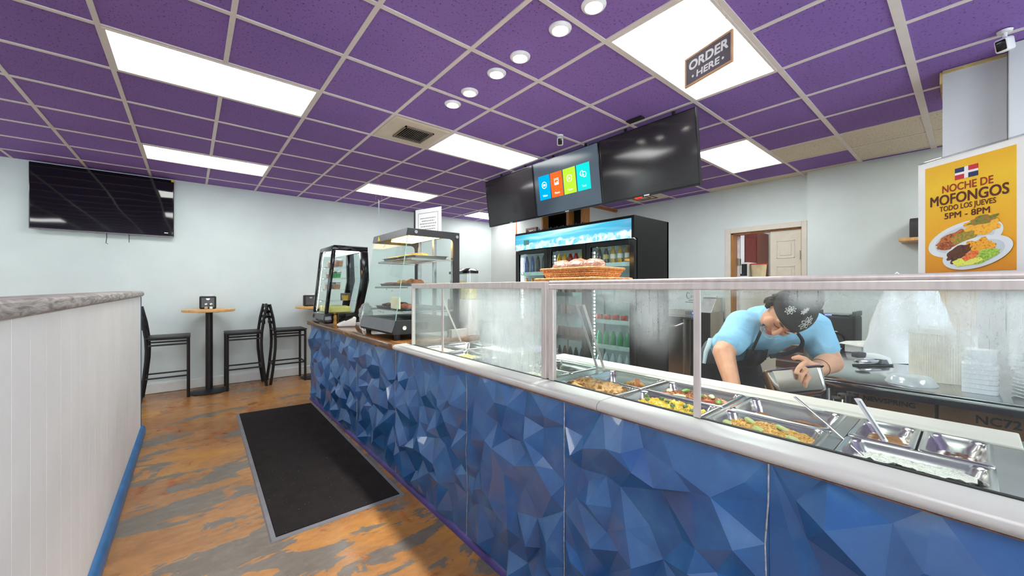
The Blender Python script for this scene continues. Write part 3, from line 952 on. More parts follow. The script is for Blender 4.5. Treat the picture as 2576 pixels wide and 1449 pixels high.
def make_stool(name, lab):
    """slatted-back bar stool; origin on the floor under the seat, the sitter faces +x"""
    t = thing(name, lab, 'bar stool', (0, 0, 0), 'black bar stools')
    s = .0115
    for sy in (-1, 1):
        y = sy * .175
        b = MB(); b.tube([(.195, y, 0), (.195, y, .728)], .0165, 4); b.build('front_leg', M_black, t)
        b = MB(); b.tube([(-.235, y, 0), (-.205, y, .22), (-.180, y, .48), (-.176, y, .60), (-.182, y, .74), (-.205, y, .92), (-.245, y, 1.11)], .0175, 4); b.build('rear_leg', M_black, t)
        b = MB(); b.box(-.175, .195, y - .007, y + .007, .648, .668); b.build('side_rail', M_black, t)
        b = MB(); b.box(-.205, .195, y - .007, y + .007, .262, .280); b.build('foot_rail', M_black, t)
    b = MB(); b.box(-.208, -.192, -.17, .17, .262, .280); b.build('foot_rail', M_black, t)
    b = MB(); b.box(.188, .202, -.17, .17, .262, .280); b.build('foot_rail', M_black, t)
    b = MB(); b.box(-.19, .215, -.205, .205, .735, .752, .006); b.box(-.17, .20, -.17, .17, .715, .735); b.build('seat', M_black, t, 40)
    for k, z in enumerate((.86, .935, 1.01, 1.085)):
        xx = -.197 - (z - .86) * .21
        b = MB()
        b.loft([[(xx - .014 - .03 * (1 - (q / 4.0) ** 2), q * .0425, z - .019), (xx - .002 - .03 * (1 - (q / 4.0) ** 2), q * .0425, z - .019), (xx - .002 - .03 * (1 - (q / 4.0) ** 2), q * .0425, z + .019), (xx - .014 - .03 * (1 - (q / 4.0) ** 2), q * .0425, z + .019)] for q in range(-4, 5)], cap0=True, cap1=True)
        b.build('back_slat', M_black, t)
    return t
st = make_stool('bar_stool', 'black bar stool left of the round table, partly behind the white half wall')
dup(st, (.565, 6.35, 0), PI, 'black bar stool right of the round table, its seat facing the table')
dup(st, (1.085, 6.37, 0), 0.0, 'black bar stool nearest the blue counter, back to back with its neighbour')
st.location = (-.21, 6.33, 0)

def napkin(x, y, z, lab):
    t = thing('napkin_dispenser', lab, 'napkin dispenser', (x, y, z), 'napkin dispensers on the bar tables')
    b = MB(); b.box(x - .086, x + .086, y - .055, y + .055, z + .0005, z + .165, .016, 3); b.build('housing', M_blackmatt, t, 40)
    b = MB(); b.box(x - .066, x + .066, y - .0595, y - .054, z + .018, z + .142, .002); b.build('face_plate', mat('dark_grey_plastic', (84, 82, 88), .35), t)
    b = MB(); b.prism([(x - .02, z + .135), (x + .02, z + .135), (x + .012, z + .118), (x - .012, z + .118)], 'y', y - .0625, y - .0595); b.build('badge', M_chrome, t)
    b = MB(); b.loft([[(x - .05, y - .01, z + .160), (x + .05, y - .01, z + .160)], [(x - .045, y - .012, z + .185), (x + .055, y - .006, z + .190)]], close=False); b.build('napkin', M_white, t)
napkin(.178, 6.40, 1.064, 'black napkin dispenser on the left bar table behind the shakers')
napkin(1.385, 6.40, 1.064, 'black napkin dispenser peeking out left of the chilled display case')
M_shk = glass('shaker_glass', (.93, .95, .93), .15)
for k, (x, c, nm, lb) in enumerate(((.158, (196, 170, 132), 'pepper_shaker', 'small pepper shaker with tan contents in front of the napkin dispenser'), (.208, (245, 245, 242), 'salt_shaker', 'small white-filled salt shaker in front of the napkin dispenser'))):
    t = thing(nm, lb, 'shaker', (x, 6.30, 1.064))
    b = MB(); b.lathe([(0, .001), (.02, .001), (.021, .01), (.017, .05), (.016, .056)], (x, 6.30, 1.0645), 16); b.build('glass_body', M_shk, t, 40)
    b = MB(); b.lathe([(0, .003), (.0178, .003), (.0175, .03), (0, .031)], (x, 6.30, 1.0645), 16); b.build('contents', mat('%s_fill' % nm, c, .8), t, 40)
    b = MB(); b.lathe([(.018, .055), (.018, .066), (.013, .074), (0, .076)], (x, 6.30, 1.0645), 16); b.build('cap', M_chrome, t, 40)

# ================================================================ hanging signs
SO, SR = Vector((0, 0, 0)), None
def camdir(r): return Vector((math.sin(math.atan2(810, 968)) + math.cos(math.atan2(810, 968)) * r, math.cos(math.atan2(810, 968)) - math.sin(math.atan2(810, 968)) * r, 0))
# order sign: board turned a little from the counter line
ctr = Vector((1.744, .745, 2.334))
rgt = (-camdir(-.438)).normalized()
F_ = frame(ctr, rgt, (0, 0, 1))
t = thing('hanging_sign', 'small grey chalkboard sign reading ORDER HERE hung by string from the ceiling', 'sign', tuple(ctr))
w, h = .121, .0675
b = MB()
b.box(-w + .008, w - .008, -h + .008, h - .008, -.004, .002, tf=F_); b.build('board', mat('chalkboard_grey', (92, 86, 96), .6, var=.05), t)
b = MB()
for q in ((-w, w, -h, -h + .009), (-w, w, h - .009, h), (-w, -w + .009, -h + .009, h - .009), (w - .009, w, -h + .009, h - .009)):
    b.box(q[0], q[1], q[2], q[3], -.006, .005, .0015, 1, tf=F_)
b.build('wood_frame', mat('pale_wood_frame', (206, 160, 122), .55, var=.08), t)
b = MB()
add_text(b, 'ORDER', .056, F_, 0, .020, .0022, fit=.195, bold=.0016, shear=.06)
add_text(b, 'HERE', .040, F_, 0, -.030, .0022, fit=.115, bold=.0012, shear=.06)
for x in (-.076, .076): b.cyl((x, -.030, .002), (x, -.030, .003), .0055, seg=14, tf=F_)
b.build('lettering', M_white, t)
hook = Vector((1.738, .748, CZ - .008))
for k, x in enumerate((-w + .008, w - .012)):
    p = F_ @ Vector((x, h - .001, 0))
    b = MB(); b.tube([p, hook], .0011, 5); b.build('string', mat('twine' if k else 'dark_string', (214, 196, 168) if k else (90, 84, 80), .8), t)

t = thing('paper_sign', 'thin white sign seen edge-on, hanging from the ceiling by string near the back wall', 'sign', (1.79, 4.73, 2.2))
b = MB(); b.box(1.745, 1.835, 4.70, 4.703, 2.225, 2.42, tf=Matrix.Translation((1.79, 4.70, 0)) @ Matrix.Rotation(1.1, 4, 'Z') @ Matrix.Translation((-1.79, -4.70, 0))); b.build('sheet', mat('pale_blue_paper', (206, 222, 230), .7), t)
for dx in (-.03, .03):
    b = MB(); b.tube([(1.79 + dx, 4.70 - dx * 1.0, 2.42), (1.785, 4.72, CZ - .007)], .0016, 5); b.build('string', mat('pink_string', (214, 160, 140), .8), t)

# ================================================================ menu screens
t_s = screen_mat('menu_screen_off', (34, 32, 34), 0.09)
q = NT('menu_screen_on')
e = q.n('ShaderNodeEmission'); n = q.noise(q.coords(), 1.4, 2)
q.l(q.ramp(n, [(0.3, (66, 78, 92)), (0.7, (92, 108, 122))]), e.inputs[0]); e.inputs[1].default_value = .45
g_ = q.n('ShaderNodeBsdfGlossy'); g_.inputs['Roughness'].default_value = .15
mx = q.n('ShaderNodeMixShader'); mx.inputs[0].default_value = .06
q.l(e.outputs[0], mx.inputs[1]); q.l(g_.outputs[0], mx.inputs[2])
M_son = q.done(mx.outputs[0])
labs = ['dark menu screen on the left of the three hanging screens', 'middle menu screen lit with four coloured app tiles', 'large dark reflective menu screen on the right of the three']
for k, (y0, y1) in enumerate(((3.085, 3.955), (2.200, 3.070), (1.310, 2.185))):
    lx, tz, bz = 2.86, 2.672, 2.112
    tilt = math.atan2(.075, tz - bz)
    mid = Vector((2.86 + .0375, (y0 + y1) / 2, (tz + bz) / 2))
    F_ = frame(mid, (0, -1, 0), (-math.sin(tilt), 0, math.cos(tilt)))
    t = thing('menu_screen', labs[k], 'screen', tuple(mid), 'menu screens above the counter')
    W2, H2 = (y1 - y0) / 2, .284
    b = MB(); b.box(-W2, W2, -H2, H2, -.045, -.004, .004, tf=F_); b.build('casing', M_blackmatt, t)
    b = MB(); b.box(-W2 + .006, W2 - .006, -H2 + .014, H2 - .006, -.004, -.0025, tf=F_); b.build('screen', M_son if k == 1 else t_s, t)
    b = MB()
    for r in ((-W2, W2, -H2, -H2 + .013), (-W2, W2, H2 - .006, H2), (-W2, -W2 + .006, -H2, H2), (W2 - .006, W2, -H2, H2)):
        b.box(r[0], r[1], r[2], r[3], -.005, 0, .001, 1, tf=F_)
    b.build('bezel', M_blackgloss, t)
    b = MB(); b.box(-.025, .025, -H2 - .002, -H2 + .009, -.004, .0022, tf=F_); b.build('badge', M_chrome, t)
    for s in (-.22, .22):
        b = MB(); p = F_ @ Vector((s, .1, -.045)); b.tube([p, p + Vector((.03, 0, .05)), (p.x + .03, p.y, CZ - .0005)], .014, 10); b.build('hanger_pole', M_black, t)
    if k == 2:
        b = MB(); b.box(-.11, -.05, -H2 - .012, -H2 - .001, -.01, .0, tf=F_); b.build('infrared_window', glow('red_standby_light', (255, 40, 30), 1.5), t)
    if k == 1:
        for j, (c, word) in enumerate((((0, 150, 224), 'Video'), ((226, 92, 34), 'Photo'), ((160, 200, 50), 'Music'), ((20, 190, 186), 'Text'))):
            cx_ = -.287 + j * .176; cy_ = .012 - (0.0 if j != 0 else 0.0)
            b = MB(); b.box(cx_ - .080, cx_ + .080, cy_ - .125, cy_ + .125, -.0024, -.0016, tf=F_)
            tile = b.build('app_tile', glow('tile_%s' % word.lower(), c, .85), t)
            b = MB()
            add_text(b, word, .030, F_, cx_, cy_ - .085, -.0012)
            if j in (0, 2):
                b.tube([F_ @ Vector((cx_ + .033 * math.cos(a * PI / 12), cy_ + .025 + .033 * math.sin(a * PI / 12), -.0014)) for a in range(24)], .0035, 5, closed=True)
            if j == 0: b.box(cx_ - .016, cx_ + .008, cy_ + .013, cy_ + .037, -.0015, -.0011, tf=F_); b.prism([(cx_ + .008, cy_ + .025), (cx_ + .018, cy_ + .034), (cx_ + .018, cy_ + .016)], 'z', -.0015, -.0011, tf=F_)
            if j == 2: b.prism([(cx_ - .010, cy_ + .010), (cx_ - .010, cy_ + .040), (cx_ + .016, cy_ + .025)], 'z', -.0015, -.0011, tf=F_)
            if j == 1:
                for r in ((-.035, .035, .058, .062), (-.03, .03, -.005, .001), (-.03, .03, .045, .051), (-.03, -.024, -.005, .051), (.024, .03, -.005, .051)):
                    b.box(cx_ + r[0], cx_ + r[1], cy_ + r[2], cy_ + r[3], -.0015, -.0011, tf=F_)
                b.prism([(cx_ - .02, cy_ + .003), (cx_ + .02, cy_ + .003), (cx_ + .02, cy_ + .02), (cx_ + .008, cy_ + .032), (cx_ - .004, cy_ + .016), (cx_ - .012, cy_ + .022)], 'z', -.0015, -.0011, tf=F_)
            if j == 3:
                b.tube([F_ @ Vector((cx_ + r_ * math.cos(a * PI / 12) + ox, cy_ + oy + r_ * math.sin(a * PI / 12), -.0014)) for ox, oy, r_, a0, a1 in ((-.010, .034, .026, 5, 22), (.012, .022, .024, -14, 10)) for a in range(a0, a1)], .0035, 5, closed=True)
                b.prism([(cx_ + .02, cy_ + .004), (cx_ + .034, cy_ - .008), (cx_ + .032, cy_ + .012)], 'z', -.0015, -.0011, tf=F_)
            b.build('icon', glow('icon_white', (236, 240, 240), .9), tile)
# outlet plate in the ceiling above the screens
b = MB(); b.box(2.80, 2.86, 1.72, 1.86, CZ - .018, CZ - .0075, .004)
tag(b.build('power_outlet', M_dark), 'small black power outlet box on the ceiling above the right menu screen', 'outlet')
# ================================================================ hot display case (nearer the glass guard)
M_greypl = mat('satin_grey_panel', (112, 112, 116), .38, .35, var=.04)
M_wire = mat('shelf_wire', (204, 204, 202), .25, .9, var=.03)
t = thing('hot_display_case', 'heated glass display case with three shelves of pastries and fried snacks', 'display case', (1.45, 3.08, .941))
y0, y1 = 2.735, 3.44
b = MB()
b.prism([(1.150, .985), (1.140, 1.01), (1.170, 1.092), (1.715, 1.092), (1.715, .985)], 'y', y0, y1, .004); b.build('base', M_blackmatt, t)
b = MB(); b.prism([(1.139, 1.005), (1.1675, 1.092), (1.1645, 1.093), (1.136, 1.005)], 'y', y0 + .004, y1 - .004); b.build('front_panel', M_greypl, t)
for x, y in ((1.20, y0 + .05), (1.20, y1 - .05), (1.66, y0 + .05), (1.66, y1 - .05)):
    b = MB(); b.lathe([(0, 0), (.02, 0), (.026, .044), (0, .044)], (x, y, .9415), 14); b.build('foot', M_blackmatt, t, 40)
b = MB(); b.cyl((1.235, y0 - .004, 1.035), (1.235, y0 + .01, 1.035), .016, seg=18); b.build('side_knob', M_chrome, t, 40)
b = MB(); b.box(1.30, 1.44, y0 - .002, y0 + .004, 1.005, 1.07, .002); b.build('control_panel', M_blackgloss, t)
# dark side frames like an upside-down L, roof, rear posts
for s, yy in ((-1, y0), (1, y1)):
    b = MB()
    b.prism([(1.255, 1.735), (1.265, 1.79), (1.715, 1.79), (1.715, 1.09), (1.660, 1.09), (1.660, 1.70), (1.652, 1.722), (1.63, 1.735)], 'y', yy - .007, yy + .007, .001); b.build('side_frame', M_blackmatt, t)
    if s < 0:
        for x, z in ((1.325, 1.765), (1.69, 1.755), (1.686, 1.36)):
            b = MB(); b.cyl((x, yy - .012, z), (x, yy - .006, z), .013, seg=16); b.build('bolt', M_chrome, t, 40)
b = MB(); b.box(1.262, 1.715, y0 + .008, y1 - .008, 1.772, 1.79); b.build('roof', M_steel, t)
b = MB(); b.prism([(1.252, 1.735), (1.262, 1.792), (1.272, 1.792), (1.268, 1.735)], 'y', y0 + .007, y1 - .007); b.build('front_valance', M_greypl, t)
b = MB(); b.prism([(3.26, 1.742), (3.315, 1.742), (3.29, 1.782)], 'x', 1.2515, 1.2535); b.build('warning_sticker', mat('warning_yellow', (250, 214, 20), .5), t)
b = MB(); b.box(1.40, 1.60, y0 + .06, y1 - .06, 1.752, 1.766); b.build('heat_lamp', glow('warm_heat_lamp', (255, 200, 110), 7), t)
b = MB(); b.prism([(1.1625, 1.093), (1.1685, 1.093), (1.264, 1.735), (1.258, 1.735)], 'y', y0 + .006, y1 - .006); b.build('front_glass', M_glass, t)
for yy in (y0, y1):
    b = MB(); b.prism([(1.171, 1.0935), (1.659, 1.0935), (1.659, 1.734), (1.2665, 1.734)], 'y', yy - .003, yy + .003); b.build('side_glass', M_glass, t)
b = MB(); b.tube([(1.1655, y0, 1.093), (1.2615, y0, 1.735)], .0032, 6); b.build('glass_edge', mat('green_glass_edge', (150, 186, 176), .2), t)
for yy in (y0 + .03, y1 - .06, (y0 + y1) / 2):
    b = MB(); b.box(1.672, 1.70, yy, yy + .03, 1.093, 1.771, .002); b.build('rear_post', M_steel, t)
HOTSHELF = [(1.155, 1.235), (1.345, 1.27), (1.565, 1.30)]
for z, xf in HOTSHELF:
    b = MB()
    b.tube([(xf, y0 + .02, z), (xf, y1 - .02, z)], .003, 6); b.tube([(1.655, y0 + .02, z), (1.655, y1 - .02, z)], .003, 6)
    n = 30
    for k in range(n + 1):
        yy = y0 + .02 + (y1 - y0 - .04) * k / n
        b.tube([(xf, yy, z + .002), (1.655, yy, z + .002)], .0013, 4)
    b.build('wire_shelf', M_wire, t)
    for yy in (y0 + .012, y1 - .012):
        b = MB(); b.box(xf, 1.66, yy - .004, yy + .004, z - .012, z - .0035); b.build('shelf_rail', M_steel, t)
# scribbled prices on the front glass
b = MB()
rnd = random.Random(3)
gf = frame((1.160, 3.09, 1.093), (0, -1, 0), Vector((.096, 0, .642)))
for (u, v_) in ((.26, .44), (.20, .46), (.09, .43), (-.02, .45), (.29, .25), (.22, .22), (.10, .24), (.27, .08), (.10, .055), (.05, .055), (.0, .055), (-.08, .60)):
    pts = [(0, 0)]
    for k in range(9): pts.append((pts[-1][0] + rnd.uniform(.001, .006), rnd.uniform(-.012, .012)))
    b.tube([gf @ Vector((u + p, v_ + q_, .002)) for p, q_ in pts], .0006, 4)
b.build('marker_prices', mat('faded_marker', (120, 126, 128), .6), t)

# trays and food in the hot case
M_tray = mat('worn_tray_steel', (150, 150, 150), .35, .9, var=.06)
M_pap = mat('parchment', (240, 232, 216), .8)
def tray(x0, x1, y0, y1, z, lab):
    t = thing('serving_tray', lab, 'tray', ((x0 + x1) / 2, (y0 + y1) / 2, z), 'trays in the hot display case')
    b = MB()
    def ring(d, zz): return [(x, y, zz) for x, y in rr(x0 + d, x1 - d, y0 + d, y1 - d, .02)]
    b.loft([ring(-.012, z + .022), ring(-.008, z + .024), ring(0, z + .022), ring(.008, z + .002), ring(.02, z + .002)], cap1=True); b.build('pan', M_tray, t, 40)
    b = MB(); b.box(x0 + .02, x1 - .02, y0 + .015, y1 - .015, z + .003, z + .005); b.build('liner', M_pap, t)
    return t
def snack(c, r, name, lab, m, cat, grp, seed, amp=.35):
    b = MB(); b.blob(c, r, 2, amp, 9, seed)
    tag(b.build(name, m, None, 50), lab, cat, grp)
M_emp = mat('golden_pastry', (222, 164, 72), .6, var=.16, vs=40, bump=.3)
M_fry = mat('fried_brown_crust', (168, 96, 44), .65, var=.25, vs=60, bump=.5)
M_meat = mat('roasted_dark_meat', (96, 52, 34), .55, var=.25, vs=60, bump=.5)
M_yel = mat('yellow_cheese_bread', (232, 184, 66), .6, var=.12, vs=40)
places = ['leftmost', 'second from the left', 'third from the left', 'fourth from the left', 'fifth from the left', 'rightmost']
tray(1.33, 1.63, 3.11, 3.40, 1.570, 'dented metal tray on the left of the top shelf of the hot case')
tray(1.33, 1.63, 2.77, 3.08, 1.570, 'dented metal tray on the right of the top shelf of the hot case')
for k in range(3):
    snack((1.40, 3.35 - .085 * k, 1.593), (.055, .036, .016), 'cheese_bread', 'yellow cheese bread, %s in the left tray on the top shelf' % places[k], M_yel, 'bread', 'cheese breads on the top shelf', k * 3.1)
for k in range(3):
    snack((1.42, 3.03 - .09 * k, 1.597), (.075, .040, .020), 'empanada', 'golden empanada, %s in the right tray on the top shelf' % places[k], M_emp, 'pastry', 'empanadas on the top shelf', 20 + k * 2.3)
tray(1.30, 1.63, 3.11, 3.40, 1.350, 'metal tray on the left of the middle shelf of the hot case')
tray(1.30, 1.63, 2.77, 3.08, 1.350, 'metal tray on the right of the middle shelf of the hot case')
for k in range(3):
    snack((1.37, 3.36 - .07 * k, 1.372), (.05, .022, .014), 'sausage', 'red-brown sausage, %s on the middle shelf' % places[k], mat('red_sausage', (150, 62, 36), .4, var=.2), 'sausage', 'sausages on the middle shelf', 31 + k)
for k in range(4):
    snack((1.40 + .03 * (k % 2), 3.145 - .07 * k - (.03 if k > 0 else 0), 1.382), (.045, .034, .026), 'fritter', 'round brown fritter, %s on the middle shelf' % places[k], M_emp if k < 2 else M_fry, 'fritter', 'fritters on the middle shelf', 41 + k * 1.7)
tray(1.26, 1.63, 3.08, 3.40, 1.160, 'metal tray on the left of the bottom shelf of the hot case')
tray(1.26, 1.63, 2.77, 3.05, 1.160, 'metal tray on the right of the bottom shelf of the hot case')
for k in range(5):
    snack((1.36 + .06 * (k % 2), 3.35 - .05 * k, 1.186 + .008 * (k % 2)), (.06, .026, .018), 'meat_skewer', 'dark roasted meat strip, %s on the bottom shelf' % places[k], M_meat, 'meat', 'meat strips on the bottom shelf', 51 + k * 2)
for k in range(4):
    snack((1.36, 3.02 - .055 * k, 1.186), (.04, .028, .022), 'chicken_bite', 'orange-brown chicken bite, %s of the row on the bottom shelf' % places[k], mat('orange_fried_chicken', (196, 110, 62), .6, var=.2, vs=50, bump=.4), 'chicken', 'chicken bites on the bottom shelf', 71 + k * 2)
b = MB(); b.box(1.205, 1.216, 2.76, 2.92, 1.175, 1.265, .002, tf=Matrix.Translation((0, 0, 0)))
tag(b.build('price_card', mat('cream_card', (240, 226, 192), .7)), 'cream price card standing inside the hot case on the bottom shelf', 'card')
b = MB(); b.prism([(1.130, .999), (1.165, 1.17), (1.150, 1.235), (1.146, 1.235), (1.158, 1.17), (1.122, .999)], 'y', 3.455, 3.47)
# clear bag of napkins against the left side
b = MB(); b.blob((1.21, 3.49, 1.10), (.06, .030, .10), 4, .25, 14, 4.0); o = tag(b.build('plastic_bag', glass('clear_plastic_film', (.93, .95, .95), .25, .12, .25), None, 60), 'crumpled clear plastic bag squeezed between the two display cases', 'bag')

# framed notice standing on the hot case
t = thing('notice_stand', 'white framed notice with small text standing on the hot display case', 'notice', (1.62, 3.05, 1.79))
F_ = frame((1.565, 2.975, 1.925), (.5, -.866, 0), (0, 0, 1))
F_ = frame((1.60, 3.06, 1.915), (0.30, -.954, 0), (0, 0, 1))
b = MB(); b.box(-.155, .155, -.125, .118, -.004, 0, tf=F_); b.build('sheet', M_white, t)
b = MB(); b.box(-.172, -.155, -.125, .122, -.012, .004, tf=F_); b.box(-.172, .16, -.128, -.118, -.03, .03, tf=F_); b.build('stand', M_blackmatt, t)
b = MB()
for q in ((-.12, .12, .078, .081), (-.12, .12, -.121, -.118), (-.12, -.117, -.118, .078), (.117, .12, -.118, .078)): b.box(q[0], q[1], q[2], q[3], 0, .0006, tf=F_)
b.build('border', M_black, t)
b = MB()
for k, L in enumerate((.096, .075, .098, .085, .09, .06)):
    x = -L
    while x < L:
        wd = .008 + .012 * ((k * 7 + int(x * 997)) % 5) / 5
        b.box(x, min(x + wd, L), .034 - k * .024 - .004, .034 - k * .024 + .004, 0, .0005, tf=F_)
        x += wd + .006
b.build('printed_lines', mat('grey_print', (120, 120, 122), .7), t)

# ================================================================ chilled display case
t = thing('chilled_display_case', 'black chilled countertop display case with cups on lit glass shelves', 'display case', (1.35, 4.8, .941))
ya, yb = 4.50, 5.04
def skew(z): return (1.205 - 1.115) * (z - .95) / .86          # the front leans back
b = MB()
b.prism([(1.120, .945), (1.112, .965), (1.122, 1.055), (1.52, 1.055), (1.49, .945)], 'y', ya, yb, .006); b.build('base', M_blackgloss, t, 40)
b = MB(); b.prism([(1.112, .985), (1.118, 1.04), (1.121, 1.04), (1.115, .985)], 'y', ya + .03, yb - .03, 0); b.build('front_panel', M_greypl, t)
b = MB(); b.box(1.1115, 1.114, yb - .12, yb - .06, .995, 1.03, tf=Matrix.Translation((-.002, 0, 0))); b.build('display_panel', M_blackmatt, t)
b = MB(); b.prism([(1.195, 1.755), (1.200, 1.795), (1.215, 1.81), (1.585, 1.81), (1.585, 1.755)], 'y', ya, yb, .008); b.build('roof', M_blackgloss, t, 40)
for yy in (ya, yb - .035):
    b = MB(); b.prism([(1.121, 1.055), (1.158, 1.055), (1.236, 1.756), (1.195, 1.756)], 'y', yy, yy + .035, .006); b.build('front_post', M_blackgloss, t, 40)
    b = MB(); b.prism([(1.44, 1.055), (1.52, 1.055), (1.60, 1.42), (1.585, 1.756), (1.50, 1.756), (1.505, 1.42)], 'y', yy, yy + .035, .004); b.build('rear_post', M_blackgloss, t, 40)
b = MB(); b.prism([(1.128, 1.056), (1.132, 1.056), (1.209, 1.755), (1.205, 1.755)], 'y', ya + .036, yb - .036); b.build('front_glass', M_glass, t)
for yy in (ya + .012, yb - .016):
    b = MB(); b.prism([(1.160, 1.0565), (1.438, 1.0565), (1.503, 1.42), (1.498, 1.755), (1.238, 1.755)], 'y', yy, yy + .004); b.build('side_glass', M_glass, t)
b = MB(); b.prism([(1.50, 1.056), (1.505, 1.056), (1.585, 1.42), (1.57, 1.755), (1.565, 1.755), (1.58, 1.42)], 'y', ya + .04, yb - .04); b.build('rear_door', glass('rear_glass', (.88, .93, .93), .1), t)
for s, yy in (('l', yb - .055), ('r', ya + .045)):
    b = MB()
    for k in range(34):
        z = 1.07 + k * .0205; x = 1.150 + (z - 1.055) * .111
        b.box(x, x + .004, yy, yy + .007, z, z + .012)
    if s == 'l': b.build('light_strip', glow('case_led', (244, 252, 255), 9), t)
b = MB(); b.box(1.25, 1.5, ya + .05, yb - .05, 1.748, 1.754); b.build('top_light', glow('case_top_led', (240, 250, 255), 6), t)
CS = [1.19, 1.32, 1.45, 1.58]
for z in CS:
    b = MB(); b.box(1.165 + (z - 1.06) * .111, 1.49, ya + .04, yb - .06, z - .005, z - .0005); b.build('glass_shelf', M_glass, t)
    b = MB(); b.box(1.163 + (z - 1.06) * .111, 1.169 + (z - 1.06) * .111, ya + .04, yb - .06, z - .018, z + .004); b.build('shelf_lip', glass('acrylic_lip', (.9, .95, .95), .3), t)
M_cupclear = glass('clear_cup_plastic', (.96, .97, .97), .22)
def cup(x, y, z, c, lab, grp, dome=False, r=.036, h=.07, nm='dessert_cup'):
    t = thing(nm, lab, 'cup', (x, y, z), grp)
    b = MB(); b.lathe([(0, .001), (r * .8, .001), (r, h), (r + .003, h + .002)], (x, y, z), 16); b.build('cup', M_cupclear, t, 40)
    b = MB(); b.lathe([(0, .003), (r * .77, .003), (r * .94, h * .8), (0, h * .82)], (x, y, z), 16); b.build('filling', mat('filling_%d_%d_%d' % c, c, .6, var=.1), t, 40)
    b = MB(); b.lathe([(r + .004, h), (r + .004, h + .005)] + ([(r * .8, h + .022), (r * .4, h + .033), (0, h + .035)] if dome else [(r * .8, h + .008), (0, h + .008)]), (x, y, z), 16); b.build('lid', M_cupclear, t, 40)
for k in range(5):
    cup(1.30 + .02 * (k % 2), 4.60 + .088 * k, CS[3], (208, 150, 124), 'pink-brown custard cup on the top shelf of the chilled case, %s' % ORD[4 - k], 'custard cups, top shelf', r=.041, h=.075)
for k in range(5):
    cup(1.28 + .02 * (k % 2), 4.60 + .088 * k, CS[2], (60, 190, 96) if k < 3 else (204, 120, 120), '%s jelly cup with domed lid in the chilled case, %s' % ('green' if k < 3 else 'pink', ORD[4 - k]), 'jelly cups, second shelf', True, .037, .06, 'jelly_cup')
for k in range(5):
    cup(1.27 + .02 * (k % 2), 4.60 + .088 * k, CS[1], (210, 158, 130), 'pink-brown custard cup on the third shelf of the chilled case, %s' % ORD[4 - k], 'custard cups, third shelf', r=.041, h=.072)
cup(1.36, 4.60, CS[0], (236, 190, 60), 'yellow pudding cup alone on the lowest shelf of the chilled case', None, r=.038, h=.075, nm='pudding_cup')
b = MB(); b.box(1.36, 1.44, 4.67, 4.78, CS[0], CS[0] + .085, .004); tag(b.build('cake_box', mat('brown_cake', (126, 96, 78), .6, var=.2)), 'brown wrapped cake slice beside the yellow pudding cup', 'cake')
for k in range(4):
    b = MB(); b.box(1.19, 1.42, 4.575 + .106 * k, 4.672 + .106 * k, 1.0575, 1.125 + .006 * (k % 2), .012); tag(b.build('cheese_pack', mat('cream_cheese_pack', (240, 238, 214) if k % 2 else (236, 226, 140), .5, var=.06)), '%s plastic-wrapped cream cheese pack on the floor of the chilled case' % ORD[3 - k], 'cheese', 'cheese packs')

# card reader, little figure, hazard card and small boxes
t = thing('card_reader', 'white card payment reader on the brown bar top', 'card reader', (1.28, 4.28, .941))
F_ = Matrix.Translation((1.27, 4.17, .942)) @ Matrix.Rotation(-.25, 4, 'Z')
b = MB(); b.prism([(-.10, .0), (.06, .0), (.07, .085), (.055, .09), (-.11, .018), (-.115, .008)], 'y', -.06, .06, .005, tf=F_); b.build('body', M_white, t, 40)
b = MB(); b.prism([(-.035, .0515), (.04, .0835), (.039, .0855), (-.036, .0535)], 'y', -.045, .045, tf=F_); b.build('screen', M_blackgloss, t)
b = MB(); b.prism([(-.10, .024), (-.045, .0475), (-.046, .0495), (-.101, .026)], 'y', -.045, .045, tf=F_); b.build('keypad', mat('pale_grey_keys', (200, 200, 204), .5), t)
t = thing('figurine', 'small golden figurine in front of the chilled case', 'figurine', (1.20, 4.42, .941))
b = MB(); b.lathe([(0, 0), (.028, 0), (.030, .02), (.022, .05), (.028, .075), (.020, .10), (.014, .105)], (1.20, 4.40, .9415), 18, sx=.7); b.build('robe', mat('antique_gold', (176, 132, 58), .4, .5, var=.2), t, 40)
b = MB(); b.blob((1.20, 4.40, 1.06), (.017, .018, .02), 2); b.build('head', mat('antique_gold_dark', (120, 88, 44), .45, .4), t, 60)
b = MB(); b.lathe([(.030, 0), (.034, .02), (.030, .09), (.020, .118), (0, .125)], (1.222, 4.40, .9415), 18, sx=.35); b.build('halo', mat('dark_bronze', (60, 46, 34), .5, .4), t, 40)
t = thing('hazard_card', 'small white card with a red warning triangle by the hot case', 'card', (1.24, 3.60, .941))
F_ = frame((1.24, 3.60, 1.0), (0.25, -.97, 0), (0, 0, 1))
b = MB(); b.box(-.05, .05, -.058, .06, -.002, 0, tf=F_); b.build('card', M_white, t)
b = MB(); b.prism([(-.026, .005), (.026, .005), (0, .05)], 'z', 0, .001, tf=F_); b.build('triangle', mat('warning_red', (206, 52, 44), .5), t)
b = MB(); b.tube([F_ @ Vector((.02 * math.cos(a), -.030 + .02 * math.sin(a), .001)) for a in [k * .4 for k in range(1, 13)]], .0028, 5); b.build('symbol', M_black, t)
t = thing('tape_dispenser', 'small white tape holder with black base on the bar top', 'tape dispenser', (1.38, 3.78, .941))
b = MB(); b.box(1.33, 1.45, 3.74, 3.80, .9415, .968, .004); b.build('base', M_blackmatt, t)
b = MB(); b.box(1.335, 1.42, 3.745, 3.795, .9685, 1.02, .008); b.build('roll_holder', M_white, t)
